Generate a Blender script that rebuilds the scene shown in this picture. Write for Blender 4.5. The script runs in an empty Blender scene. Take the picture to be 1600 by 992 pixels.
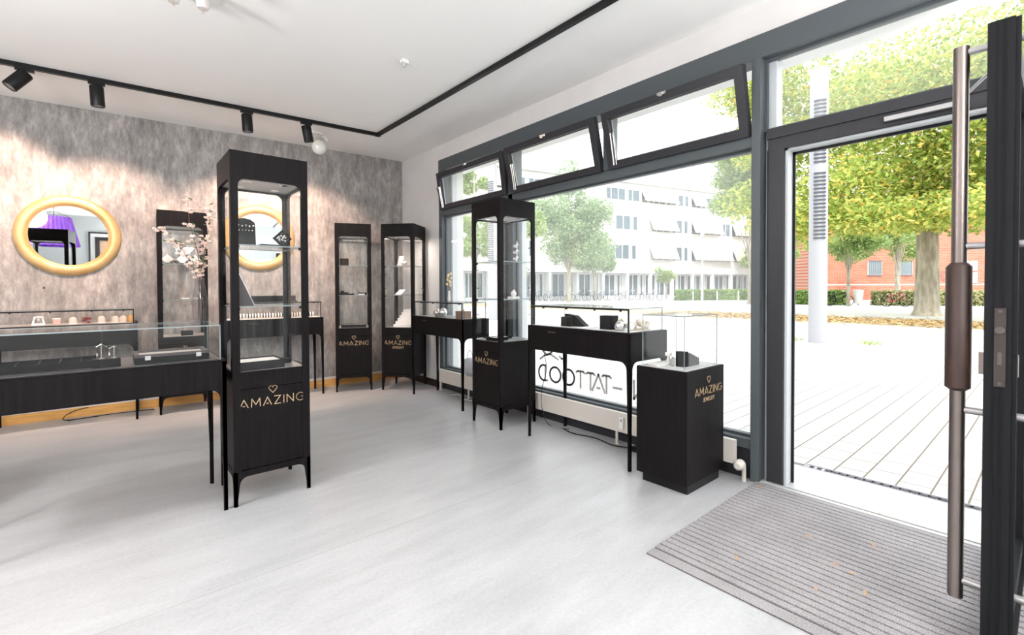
import bpy, bmesh, math, random
from mathutils import Vector, Matrix
from mathutils.geometry import tessellate_polygon
from math import pi, sin, cos, radians as R_

sc = bpy.context.scene
COL = sc.collection

# ------------------------------------------------------------------ camera
F_PX, A_ = 733.22, 0.7077
PITCH, ROLL, EYE = R_(0.978), R_(0.227), 1.25
fwd = Vector((sin(A_), cos(A_), 0)); rgt = Vector((cos(A_), -sin(A_), 0)); up = Vector((0, 0, 1))
f2 = fwd*cos(PITCH) - up*sin(PITCH); dn = -(up*cos(PITCH) + fwd*sin(PITCH))
xr = rgt*cos(ROLL) + dn*sin(ROLL); yd = -rgt*sin(ROLL) + dn*cos(ROLL)
camd = bpy.data.cameras.new('camera'); cam = bpy.data.objects.new('camera', camd); COL.objects.link(cam)
m = Matrix.Identity(4)
for i in range(3):
    m[i][0] = xr[i]; m[i][1] = -yd[i]; m[i][2] = -f2[i]
m[0][3] = 0; m[1][3] = 0; m[2][3] = EYE
cam.matrix_world = m
camd.sensor_width = 36; camd.lens = F_PX/1600*36; camd.shift_y = -33.63/1600
camd.clip_start = 0.02; camd.clip_end = 500
sc.camera = cam

# ------------------------------------------------------------------ world, sun, exposure
sc.view_settings.view_transform = 'Standard'; sc.view_settings.look = 'None'
sc.view_settings.gamma = 1; sc.view_settings.exposure = 0.95
sc.view_settings.use_curve_mapping = False
w = bpy.data.worlds.new('sky'); sc.world = w; w.use_nodes = True
bg = w.node_tree.nodes['Background']
bg.inputs[0].default_value = (0.93, 0.97, 1.0, 1); bg.inputs[1].default_value = 1.75
sund = bpy.data.lights.new('sun', 'SUN'); sun = bpy.data.objects.new('sun', sund); COL.objects.link(sun)
sund.energy = 1.3; sund.angle = R_(3); sund.color = (1, .95, .86)
sun.rotation_euler = Vector((0.55, 0.62, -0.85)).to_track_quat('-Z', 'Y').to_euler()
sc.cycles.use_denoising = True
sc.cycles.max_bounces = 10; sc.cycles.diffuse_bounces = 5; sc.cycles.glossy_bounces = 4
sc.cycles.transparent_max_bounces = 24; sc.cycles.transmission_bounces = 4
sc.cycles.sample_clamp_indirect = 6
sc.cycles.caustics_reflective = False; sc.cycles.caustics_refractive = False

def arealamp(name, loc, sx, sy, power, color=(1, 1, 1), direction=(0, 0, -1), parent=None, spread=None):
    d = bpy.data.lights.new(name, 'AREA'); d.shape = 'RECTANGLE'; d.size = sx; d.size_y = sy
    d.energy = power; d.color = color
    if spread: d.spread = spread
    o = bpy.data.objects.new(name, d); COL.objects.link(o); o.location = loc
    o.rotation_euler = Vector(direction).to_track_quat('-Z', 'Y').to_euler()
    if parent: o.parent = parent
    return o
# fill lamps added out of frame to brighten the room: panels, globes, uplighters
FILL_PANELS = [(-2.6, -1.2), (-2.6, 1.6), (-.4, -1.7), (1.6, -1.7)]
FILL_PANEL_W = 8
FILL_GLOBES = [(-2.2, .2, 2.25), (.6, -1.6, 2.25), (-1.4, 2.6, 2.35)]
FILL_GLOBE_W = 62
FILL_UPLIGHTS = [(-3.2, 1.8), (-.1, -1.9), (2.75, -1.2)]
FILL_UPLIGHT_W = 60

# ------------------------------------------------------------------ materials
MATS = {}
def mat(name, col=(.5, .5, .5), rough=.5, metal=0, spec=.5, build=None, **kw):
    if name in MATS: return MATS[name]
    m = bpy.data.materials.new(name); m.use_nodes = True; MATS[name] = m
    nt = m.node_tree; b = nt.nodes['Principled BSDF']
    b.inputs['Base Color'].default_value = (*col, 1); b.inputs['Roughness'].default_value = rough
    b.inputs['Metallic'].default_value = metal; b.inputs['Specular IOR Level'].default_value = spec
    for k, v in kw.items(): b.inputs[k.replace('_', ' ')].default_value = v
    if build: build(nt, b)
    return m
def N(nt, t, **kw):
    n = nt.nodes.new(t)
    for k, v in kw.items(): setattr(n, k, v)
    return n
def ramp(nt, fac, stops):
    r = N(nt, 'ShaderNodeValToRGB'); el = r.color_ramp.elements
    while len(el) < len(stops): el.new(.5)
    for e, (p, c) in zip(el, stops): e.position = p; e.color = (*c, 1) if len(c) == 3 else c
    nt.links.new(fac, r.inputs[0]); return r.outputs[0]
def coords(nt, scale=(1, 1, 1), which='Object'):
    tc = N(nt, 'ShaderNodeTexCoord'); mp = N(nt, 'ShaderNodeMapping'); mp.inputs['Scale'].default_value = scale
    nt.links.new(tc.outputs[which], mp.inputs[0]); return mp.outputs[0]
def noise(nt, vec, scale, detail=4, rough=.55):
    n = N(nt, 'ShaderNodeTexNoise'); n.inputs['Scale'].default_value = scale
    n.inputs['Detail'].default_value = detail; n.inputs['Roughness'].default_value = rough
    nt.links.new(vec, n.inputs['Vector']); return n.outputs['Fac']
def bump(nt, b, h, strength=.2, dist=.01):
    n = N(nt, 'ShaderNodeBump'); n.inputs['Strength'].default_value = strength; n.inputs['Distance'].default_value = dist
    nt.links.new(h, n.inputs['Height']); nt.links.new(n.outputs[0], b.inputs['Normal'])
def noisy(c1, c2, scale, sc3=(1, 1, 1), bs=0, detail=5, lo=.35, hi=.65, bd=.01):
    def f(nt, b):
        v = coords(nt, sc3); n = noise(nt, v, scale, detail)
        nt.links.new(ramp(nt, n, [(lo, c1), (hi, c2)]), b.inputs['Base Color'])
        if bs: bump(nt, b, n, bs, bd)
    return f
def mixrgb(nt, mode, fac, a, c):
    n = N(nt, 'ShaderNodeMix', data_type='RGBA', blend_type=mode)
    for s, v in ((0, fac), (6, a), (7, c)):
        if hasattr(v, 'is_linked'): nt.links.new(v, n.inputs[s])
        else: n.inputs[s].default_value = v if s == 0 else (*v, 1)
    return n.outputs[2]

M_ceil = mat('ceiling_paint', (.90, .90, .89), .9)
M_wall = mat('white_plaster', (.70, .685, .675), .9, build=noisy((.68, .665, .655), (.73, .715, .705), 3))
def _concrete(nt, b):
    v = coords(nt, (1, 1, .34)); v2 = coords(nt, (1, 1, .16))
    a = noise(nt, v, 13, 8, .75); c = noise(nt, v2, 3.1, 6, .6); d = noise(nt, v, 34, 3, .6)
    base = ramp(nt, a, [(.34, (.21, .197, .195)), (.50, (.30, .283, .277)), (.64, (.44, .412, .398))])
    big = ramp(nt, c, [(.38, (.88, .88, .88)), (.62, (1.06, 1.05, 1.04))])
    fine = ramp(nt, d, [(.35, (.86, .86, .86)), (.65, (1.12, 1.12, 1.12))])
    x = mixrgb(nt, 'MULTIPLY', 1, base, big); x = mixrgb(nt, 'MULTIPLY', 1, x, fine)
    nt.links.new(x, b.inputs['Base Color']); bump(nt, b, a, .25, .01)
M_conc = mat('grey_plaster_wallpaper', rough=.75, build=_concrete)
def _floor(nt, b):
    v = coords(nt, (.6, 2.4, 1)); a = noise(nt, v, 2.2, 7, .65); c = noise(nt, coords(nt, (1, 1, 1)), 60, 3, .6)
    col = ramp(nt, a, [(.34, (.385, .385, .392)), (.5, (.43, .433, .442)), (.66, (.475, .478, .487))])
    sp = ramp(nt, c, [(.3, (.93, .93, .93)), (.7, (1.05, 1.05, 1.05))])
    col = mixrgb(nt, 'MULTIPLY', 1, col, sp)
    # welded sheet seams every two metres along the room
    g = N(nt, 'ShaderNodeTexCoord'); s = N(nt, 'ShaderNodeSeparateXYZ'); nt.links.new(g.outputs['Object'], s.inputs[0])
    m1 = N(nt, 'ShaderNodeMath', operation='ADD'); m1.inputs[1].default_value = 100-.26; nt.links.new(s.outputs[1], m1.inputs[0])
    m2 = N(nt, 'ShaderNodeMath', operation='PINGPONG'); m2.inputs[1].default_value = 1.0; nt.links.new(m1.outputs[0], m2.inputs[0])
    m3 = N(nt, 'ShaderNodeMath', operation='LESS_THAN'); m3.inputs[1].default_value = .0018; nt.links.new(m2.outputs[0], m3.inputs[0])
    col = mixrgb(nt, 'MIX', m3.outputs[0], col, (.30, .29, .28))
    nt.links.new(col, b.inputs['Base Color'])
    r = N(nt, 'ShaderNodeMapRange'); r.inputs[3].default_value = .26; r.inputs[4].default_value = .40; nt.links.new(a, r.inputs[0])
    nt.links.new(r.outputs[0], b.inputs['Roughness']); bump(nt, b, c, .06, .002)
M_floor = mat('grey_linoleum', rough=.4, build=_floor)
def _grain(nt, b):
    v = coords(nt, (1, 1, .06)); a = noise(nt, v, 70, 4, .6)
    nt.links.new(ramp(nt, a, [(.3, (.0050, .0040, .0044)), (.7, (.0108, .0090, .0098))]), b.inputs['Base Color'])
    bump(nt, b, a, .22, .003)
M_black = mat('black_stained_oak', rough=.45, spec=.10, build=_grain)
M_bmet = mat('black_metal', (.008, .008, .009), .35, spec=.25)
M_bmatte = mat('black_leatherette', (.008, .008, .009), .6, spec=.2)
M_frame = mat('grey_window_frame', (.075, .088, .096), .45, spec=.4)
M_sash = mat('anthracite_sash', (.028, .029, .034), .42, spec=.3)
M_dkdoor = mat('anthracite_door', (.007, .0075, .009), .5, spec=.18)
M_lrev = mat('pale_reveal', (.55, .58, .60), .5)  # outer reveals: sunlight on the frame put into a paler grey
M_steel = mat('brushed_steel', (.24, .205, .19), .36, metal=1)
M_alu = mat('aluminium', (.38, .37, .37), .35, metal=.9)
M_chrome = mat('chrome', (.85, .85, .85), .12, metal=1)
M_silver = mat('silver', (.72, .70, .68), .22, metal=1)
M_gold = mat('gold_leaf', (.6, .42, .2), .36, metal=.4, build=noisy((.50, .32, .13), (.62, .43, .21), 6))
M_brass = mat('brass_lettering', (.58, .42, .25), .4, metal=.3)
M_white = mat('white_lacquer', (.80, .78, .76), .4)
M_cream = mat('cream_enamel', (.62, .58, .53), .45)
M_mirror = mat('mirror_glass', (.58, .61, .61), .01, metal=1)
M_orange = mat('orange_wood', rough=.5, build=noisy((.62, .30, .07), (.78, .42, .13), 5, (1, 1, 14)))
M_dwood = mat('dark_walnut', rough=.5, build=noisy((.022, .010, .008), (.045, .020, .014), 9, (3, 3, .6)))
M_deck = mat('display_deck', (.42, .40, .385), .22)
M_metalpanel = mat('lamp_panel', (.62, .59, .57), .35)
M_grey = mat('grey_plastic', (.30, .30, .30), .5)
M_ltgrey = mat('light_grey_card', (.62, .61, .60), .5)
M_petal = mat('blossom_petal', (.80, .60, .54), .7)
M_stem = mat('branch_bark', (.10, .06, .04), .8)
M_green = mat('leaf_green', (.12, .22, .06), .7)
M_purple = mat('purple_fabric', (.30, .09, .72), .7, build=noisy((.22, .06, .60), (.42, .16, .85), 14, (1, 1, .1)))
M_amber = mat('amber', (.50, .28, .10), .3)
M_red = mat('red_glass', (.22, .05, .045), .3)
def _fl(nt, b):
    t = N(nt, 'ShaderNodeBsdfTranslucent'); t.inputs[0].default_value = (.62, .60, .58, 1); mx = N(nt, 'ShaderNodeMixShader'); mx.inputs[0].default_value = .55
    nt.links.new(b.outputs[0], mx.inputs[1]); nt.links.new(t.outputs[0], mx.inputs[2]); nt.links.new(mx.outputs[0], nt.nodes['Material Output'].inputs[0])
M_letter = mat('frosted_lettering', (.56, .54, .52), .8, build=_fl)
M_bulb = mat('globe_glass', (.86, .86, .82), .15, metal=.15)
def emis(name, col, s):
    def f(nt, b):
        b.inputs['Emission Color'].default_value = (*col, 1); b.inputs['Emission Strength'].default_value = s
    return mat(name, col, .5, build=f)
M_led = emis('led_glow', (1, .93, .84), 9)
M_fill = emis('fill_globe_glow', (1, .98, .95), 3)  # glow of the bulbs in the added fill globes
def glassmat(name, tint=(.97, .985, .98), refl=1.0, haze=0.0):
    m = bpy.data.materials.new(name); m.use_nodes = True; nt = m.node_tree; nt.nodes.clear()
    o = N(nt, 'ShaderNodeOutputMaterial'); mx = N(nt, 'ShaderNodeMixShader'); t = N(nt, 'ShaderNodeBsdfTransparent')
    g = N(nt, 'ShaderNodeBsdfGlossy'); lw = N(nt, 'ShaderNodeLayerWeight'); pw = N(nt, 'ShaderNodeMath', operation='POWER'); pw.inputs[1].default_value = 5
    nt.links.new(lw.outputs['Facing'], pw.inputs[0]); fr = N(nt, 'ShaderNodeMath', operation='MULTIPLY_ADD'); fr.inputs[1].default_value = .96; fr.inputs[2].default_value = .04
    nt.links.new(pw.outputs[0], fr.inputs[0]); lw.inputs['Blend'].default_value = .5
    mm = N(nt, 'ShaderNodeMath', operation='MULTIPLY'); mm.inputs[1].default_value = refl
    t.inputs[0].default_value = (*tint, 1); g.inputs['Roughness'].default_value = .01
    nt.links.new(fr.outputs[0], mm.inputs[0]); nt.links.new(mm.outputs[0], mx.inputs[0])
    src = t.outputs[0]
    if haze:
        d = N(nt, 'ShaderNodeBsdfTranslucent'); d.inputs[0].default_value = (1, 1, 1, 1)
        m0 = N(nt, 'ShaderNodeMixShader'); m0.inputs[0].default_value = haze
        nt.links.new(t.outputs[0], m0.inputs[1]); nt.links.new(d.outputs[0], m0.inputs[2]); src = m0.outputs[0]
    nt.links.new(src, mx.inputs[1]); nt.links.new(g.outputs[0], mx.inputs[2]); nt.links.new(mx.outputs[0], o.inputs[0])
    MATS[name] = m; return m
M_glass = glassmat('clear_glass', (.992, .996, .996), .75)
M_pane = glassmat('window_glass', (.99, .995, .995), .7, .07)
M_edge = mat('glass_edge', (.24, .29, .30), .3)
M_clear = glassmat('cabinet_glass', (.993, .996, .996), .42)

# ------------------------------------------------------------------ geometry collector
class G:
    def __init__(s): s.bm = bmesh.new(); s.mi = 0
    def _f(s, vs):
        try:
            f = s.bm.faces.new(vs); f.material_index = s.mi; return f
        except ValueError: return None
    def box(s, x0, x1, y0, y1, z0, z1, M=None):
        c = [(x, y, z) for x in (x0, x1) for y in (y0, y1) for z in (z0, z1)]
        v = [s.bm.verts.new(M @ Vector(p) if M else p) for p in c]
        for q in ((0, 1, 3, 2), (4, 6, 7, 5), (0, 4, 5, 1), (2, 3, 7, 6), (0, 2, 6, 4), (1, 5, 7, 3)):
            s._f([v[i] for i in q])
        return s
    def tube(s, pts, r, seg=8, caps=True):
        pts = [Vector(p) for p in pts]; n = len(pts); rr = r if isinstance(r, (list, tuple)) else [r]*n
        rings = []; ref = None
        for i, p in enumerate(pts):
            d = (pts[min(i+1, n-1)] - pts[max(i-1, 0)]).normalized()
            if ref is None: ref = Vector((0, 0, 1)) if abs(d.z) < .9 else Vector((1, 0, 0))
            a = d.cross(ref).normalized(); b_ = a.cross(d).normalized(); ref = b_
            rings.append([s.bm.verts.new(p + a*rr[i]*cos(2*pi*k/seg) + b_*rr[i]*sin(2*pi*k/seg)) for k in range(seg)])
        for a, b_ in zip(rings, rings[1:]):
            for k in range(seg): s._f([a[k], a[(k+1) % seg], b_[(k+1) % seg], b_[k]])
        if caps: s._f(rings[0][::-1]); s._f(rings[-1])
        return s
    def lathe(s, prof, c=(0, 0, 0), seg=20, M=None, sx=1, sy=1):
        rings = []
        for r, z in prof:
            ring = []
            for k in range(seg):
                p = Vector((c[0]+r*cos(2*pi*k/seg)*sx, c[1]+r*sin(2*pi*k/seg)*sy, c[2]+z))
                ring.append(s.bm.verts.new(M @ p if M else p))
            rings.append(ring)
        for a, b_ in zip(rings, rings[1:]):
            for k in range(seg): s._f([a[k], a[(k+1) % seg], b_[(k+1) % seg], b_[k]])
        if prof[0][0] > 1e-4: s._f(rings[0][::-1])
        if prof[-1][0] > 1e-4: s._f(rings[-1])
        return s
    def ball(s, c, r, seg=16, sz=1, M=None):
        n = max(6, seg//2)
        return s.lathe([(max(r*sin(pi*i/n), 1e-5), -r*sz*cos(pi*i/n)) for i in range(n+1)], c, seg, M)
    def plate(s, outer, holes, o, u, v, t):
        """polygon (u,v) with holes extruded by vector t"""
        o, u, v, t = Vector(o), Vector(u), Vector(v), Vector(t)
        loops = [outer] + list(holes); flat = [p for l in loops for p in l]
        tris = tessellate_polygon([[Vector((p[0], p[1], 0)) for p in l] for l in loops])
        A = [s.bm.verts.new(o+u*p[0]+v*p[1]) for p in flat]; B = [s.bm.verts.new(o+u*p[0]+v*p[1]+t) for p in flat]
        for tr in tris:
            s._f([A[i] for i in tr]); s._f([B[i] for i in reversed(tr)])
        k = 0
        for l in loops:
            n = len(l)
            for i in range(n):
                a, b_ = k+i, k+(i+1) % n; s._f([A[a], A[b_], B[b_], B[a]])
            k += n
        return s
    def obj(s, name, mats, parent=None, smooth=False, bevel=0, loc=None):
        bm = s.bm
        bmesh.ops.remove_doubles(bm, verts=bm.verts, dist=1e-6)
        bmesh.ops.recalc_face_normals(bm, faces=bm.faces)
        me = bpy.data.meshes.new(name); bm.to_mesh(me); bm.free()
        for mm in (mats if isinstance(mats, (list, tuple)) else [mats]): me.materials.append(mm)
        if smooth:
            me.polygons.foreach_set('use_smooth', [True]*len(me.polygons))
            try: me.set_sharp_from_angle(angle=R_(40))
            except Exception: pass
        o = bpy.data.objects.new(name, me); COL.objects.link(o)
        if parent: o.parent = parent
        if loc: o.location = loc
        if bevel:
            md = o.modifiers.new('bevel', 'BEVEL'); md.width = bevel; md.segments = 2; md.limit_method = 'ANGLE'
        return o

def empty(name, loc=(0, 0, 0), rz=0):
    o = bpy.data.objects.new(name, None); COL.objects.link(o); o.location = loc; o.rotation_euler = (0, 0, rz)
    o.empty_display_size = .1; return o
def tag(o, label=None, cat=None, group=None, kind=None):
    if label: o['label'] = label
    if cat: o['category'] = cat
    if group: o['group'] = group
    if kind: o['kind'] = kind
    return o
def thing(name, label, cat, loc=(0, 0, 0), rz=0, group=None): return tag(empty(name, loc, rz), label, cat, group)
def struct(o, label=None): o['kind'] = 'structure'; o['label'] = label or o.name.replace('_', ' '); return o
def dup(root, loc=None, rz=None, label=None, group=None, scale=None):
    def rec(o, parent):
        c = o.copy(); COL.objects.link(c); c.parent = parent
        for ch in o.children: rec(ch, c)
        return c
    r = rec(root, root.parent)
    if loc is not None: r.location = loc
    if rz is not None: r.rotation_euler = (0, 0, rz)
    if scale: r.scale = (scale,)*3
    if label: r['label'] = label
    if group: r['group'] = group
    return r
def rrect(x0, x1, z0, z1, r, corners=(1, 1, 1, 1), n=6):
    """rounded rectangle, corners bl, br, tr, tl"""
    P = []
    for k, (cx, cz, a0) in enumerate(((x0+r, z0+r, pi), (x1-r, z0+r, 1.5*pi), (x1-r, z1-r, 0), (x0+r, z1-r, .5*pi))):
        if corners[k]:
            P += [(cx+r*cos(a0+i*.5*pi/n), cz+r*sin(a0+i*.5*pi/n)) for i in range(n+1)]
        else: P.append(((x0, z0), (x1, z0), (x1, z1), (x0, z1))[k])
    return P
def pane(name, x0, x1, y0, y1, z0, z1, parent, m=None, edge=True, M=None):
    """a sheet of glass whose narrow faces show the green edge"""
    g = G(); g.box(x0, x1, y0, y1, z0, z1, M)
    ax = min(range(3), key=lambda i: (x1-x0, y1-y0, z1-z0)[i])
    if edge:
        g.bm.faces.ensure_lookup_table(); bmesh.ops.recalc_face_normals(g.bm, faces=g.bm.faces)
        areas = sorted(g.bm.faces, key=lambda f: -f.calc_area())
        for f in areas[2:]: f.material_index = 1
    return g.obj(name, [m or M_glass, M_edge], parent)

# stroke lettering ------------------------------------------------------------
def arc(cx, cy, r, a0, a1, n=12, ry=None): return [(cx+r*cos(R_(a0+(a1-a0)*i/n)), cy+(ry or r)*sin(R_(a0+(a1-a0)*i/n))) for i in range(n+1)]
GL = {'A': (.92, [[(0, 0), (.46, 1), (.92, 0)], [(.36, .2), (.56, .2)]]), 'M': (1.0, [[(0, 0), (0.06, 1), (.5, .25), (.94, 1), (1, 0)]]),
      'Z': (.72, [[(0, 1), (.72, 1), (0, 0), (.72, 0)]]), 'I': (.04, [[(.02, 0), (.02, 1)]]),
      'N': (.78, [[(0, 0), (0, 1), (.78, 0), (.78, 1)]]),
      'G': (.95, [arc(.5, .5, .5, 45, 360, 18), [(1, .5), (.6, .5)]]),
      'J': (.45, [[(.45, 1), (.45, .25)] + arc(.22, .25, .23, 0, -150, 6)]), 'E': (.55, [[(.55, 1), (0, 1), (0, 0), (.55, 0)], [(0, .5), (.45, .5)]]),
      'W': (1.2, [[(0, 1), (.3, 0), (.6, 1), (.9, 0), (1.2, 1)]]), 'L': (.5, [[(0, 1), (0, 0), (.5, 0)]]),
      'R': (.6, [[(0, 0), (0, 1), (.3, 1)] + arc(.3, .75, .25, 90, -90, 8) + [(0, .5)], [(.3, .5), (.6, 0)]]),
      'Y': (.76, [[(0, 1), (.38, .5), (.76, 1)], [(.38, .5), (.38, 0)]]),
      'T': (.62, [[(-.02, .92), (.12, 1), (.5, 1), (.64, .92)], [(.31, 1), (.31, 0)]]), 'O': (.95, [arc(.48, .5, .48, 0, 360, 26)]),
      '-': (.6, [[(.05, .4), (.6, .4)]]), '.': (.08, [[(0, .03), (.08, .03)]]), 'D': (.6, [[(0, 0), (0, 1), (.15, 1)] + arc(.15, .5, .45, 90, -90, 12, .5) + [(0, 0)]])}
HEART = [[(0, -.5), (-.42, -.02)] + arc(-.24, .18, .26, 215, 35, 8) + [(0, .16)] + arc(.24, .18, .26, 145, -35, 8) + [(.42, -.02), (0, -.5)]]
def ribbon(g, pts, sw, o, u, v, n, th):
    for a, b in zip(pts, pts[1:]):
        a2 = Vector(a); b2 = Vector(b); d = b2-a2
        if d.length < 1e-6: continue
        d.normalize(); e = Vector((-d.y, d.x))*sw/2; a2 = a2-d*sw*.35; b2 = b2+d*sw*.35
        g.plate([tuple(a2-e), tuple(b2-e), tuple(b2+e), tuple(a2+e)], [], o, u, v, Vector(n)*th)
def text_w(t, h, gap): return sum(GL[c][0]*h for c in t) + gap*h*(len(t)-1)
def letters(g, t, h, o, u, v, n, sw=.1, gap=.42, th=.002, mirror=False):
    x = -text_w(t, h, gap)/2
    for c in t:
        wd, strokes = GL[c]
        for s in strokes: ribbon(g, [(x+p[0]*h, p[1]*h) for p in s], sw*h, Vector(o), Vector(u), Vector(v), Vector(n), th)
        x += (wd+gap)*h
def logo(parent, o, u, n, h=.05, jewelry=False, m=None):
    """heart over the shop name, centred at o, letters along u"""
    g = G(); o = Vector(o); v = Vector((0, 0, 1))
    letters(g, 'AMAZING', h, o, u, v, n, .09, .36)
    hs = h*.95
    for s in HEART: ribbon(g, [(p[0]*hs, h*1.95+p[1]*hs) for p in s], h*.09, o, Vector(u), v, Vector(n), .002)
    if jewelry: letters(g, 'JEWELRY', h*.5, o-v*h*1.0, u, v, n, .13, .3)
    return g.obj('lettering', m or M_brass, parent)

# ==================================================================== ROOM SHELL
WX = 3.14                      # inner face of the shop-front wall
HC = 3.03                      # ceiling height
def ywall(x): return 6.31 - 0.0702*(x+.735)      # back wall runs slightly askew
XL, YB = -4.5, -2.7
g = G(); g.box(XL-.2, 3.30, YB-.2, 6.9, -.3, 0); struct(g.obj('floor', M_floor), 'pale grey linoleum floor')
g = G(); g.box(XL-.2, 3.30, YB-.2, 6.9, HC, HC+.25); struct(g.obj('ceiling', M_ceil), 'white ceiling')
g = G(); g.plate([(XL-.2, ywall(XL-.2)), (3.3, ywall(3.3)), (3.3, ywall(3.3)+.2), (XL-.2, ywall(XL-.2)+.2)], [], (0, 0, 0), (1, 0, 0), (0, 1, 0), (0, 0, HC))
struct(g.obj('wall_back', M_conc), 'mottled grey textured wall')
g = G(); g.box(XL-.2, XL, YB, 6.9, 0, HC); struct(g.obj('wall_left', M_wall))
g = G(); g.box(XL-.2, 3.3, YB-.2, YB, 0, HC); struct(g.obj('wall_rear', mat('grey_green_paint', (.40, .42, .42), .9)))
g = G(); g.box(WX, 3.3, 5.06, ywall(WX)+.1, 0, HC); g.box(WX, 3.3, -2.7, 5.06, 2.835, HC); g.box(WX, 3.3, -2.7, -1.3, 0, 2.835)
struct(g.obj('wall_front', M_wall), 'white plaster around the shop front')
g = G(); g.box(3.3, 3.55, -3.2, 12, 3.05, 7.2); g.box(3.3, 3.5, 5.06, 12, -.02, 3.05); g.box(3.3, 3.5, -3.2, -1.3, -.02, 3.05)
struct(g.obj('wall_outside', mat('outside_render', (.7, .69, .66), .9)), 'outer facade above the shop front')
g = G(); g.box(3.3, 3.58, -3.2, 12, 2.76, 3.05); struct(g.obj('trim_1', mat('soffit_white', (.88, .88, .86), .8)), 'white soffit over the pavement')
# baseboard of orange wood
g = G()
x0, x1 = -4.5, 3.14
g.plate([(x0, ywall(x0)-.016), (x1, ywall(x1)-.016), (x1, ywall(x1)), (x0, ywall(x0))], [], (0, 0, 0), (1, 0, 0), (0, 1, 0), (0, 0, .088))
struct(g.obj('baseboard_back', M_orange), 'orange wooden baseboard under the grey wall')
g = G(); g.plate([(x0, ywall(x0)-.006), (x1, ywall(x1)-.006), (x1, ywall(x1)), (x0, ywall(x0))], [], (0, 0, .088), (1, 0, 0), (0, 1, 0), (0, 0, .03))
struct(g.obj('trim_2', mat('paint_strip', (.62, .60, .58), .8)), 'pale strip above the baseboard')
g = G(); g.box(WX-.016, WX, 5.06, ywall(WX)-.02, 0, .085); struct(g.obj('baseboard_front', M_dwood))
# small dark mark on the grey wall under the mirror
g = G(); g.lathe([(.010, 0), (.008, .004), (0.0001, .006)], seg=10, M=Matrix.Translation((-.48, ywall(-.48), 1.27)) @ Matrix.Rotation(pi/2, 4, 'X'))
tag(g.obj('wall_plug', mat('plug', (.08, .06, .05), .7)), 'small dark wall plug in the grey wall under the left mirror', 'plug')

# ------------------------------------------------------------------ shop front
MY1, MY2, CY = (3.645, 3.715), (2.42, 2.485), (1.235, 1.290)
g = G()
g.box(3.125, 3.26, -1.3, 5.06, 2.69, 2.84)                # header band
g.box(3.13, 3.26, 4.99, 5.06, 0, 2.69)                    # left jamb
g.box(3.13, 3.26, MY1[0], MY1[1], .25, 2.69)              # mullion
g.box(3.13, 3.24, MY2[0], MY2[1], 2.22, 2.69)             # short mullion between the vents
g.box(3.13, 3.26, CY[1], 4.99, 2.145, 2.215)              # transom
g.box(3.13, 3.26, CY[1], 4.99, .20, .265)                 # sill rail
struct(g.obj('trim_3', M_frame, bevel=.003), 'grey metal shop-front frame')
g = G(); g.box(3.15, 3.27, 1.27, 5.0, 0, .20); struct(g.obj('trim_4', M_sash), 'dark panel under the shop window')
g = G(); g.box(3.115, 3.26, CY[0], CY[1], 0, 2.69); struct(g.obj('trim_5', M_frame, bevel=.003), 'grey column beside the door')
g = G(); g.box(3.255, 3.30, CY[1], 4.99, .19, .215); g.box(3.205, 3.30, CY[0]-.06, CY[0], 0, 2.69); g.box(3.26, 3.34, CY[1]-.02, CY[1]+.01, .2, 2.69)
g.box(3.26, 3.33, MY1[0]+.01, MY1[1]-.01, .25, 2.15); g.box(3.26, 3.33, 4.95, 5.06, .2, 2.69)
struct(g.obj('trim_6', M_lrev), 'outer reveals of the shop front, sunlight put into their pale colour')
def fixed(n, y0, y1, z0, z1, label):
    r = struct(empty('window_%d' % n, (3.2, y0, z0)), label)
    dy, dz = y1-y0, z1-z0
    g = G(); g.plate([(0, 0), (dy, 0), (dy, dz), (0, dz)], [[(.016, .016), (dy-.016, .016), (dy-.016, dz-.016), (.016, dz-.016)]], (-.02, 0, 0), (0, 1, 0), (0, 0, 1), (.05, 0, 0))
    g.obj('window_frame', M_frame, r)
    pane('glass_pane', -.003, .003, .014, dy-.014, .014, dz-.014, r, M_pane, edge=False)
    return r
fixed(1, MY1[1], 4.99, .265, 2.145, 'narrow shop window by the corner')
fixed(2, CY[1], MY1[0], .265, 2.145, 'large shop window')
fixed(3, .10, CY[0], 2.235, 2.69, 'glass pane over the door')
fixed(4, -1.3, .02, .1, 2.69, 'window beyond the open door')
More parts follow.
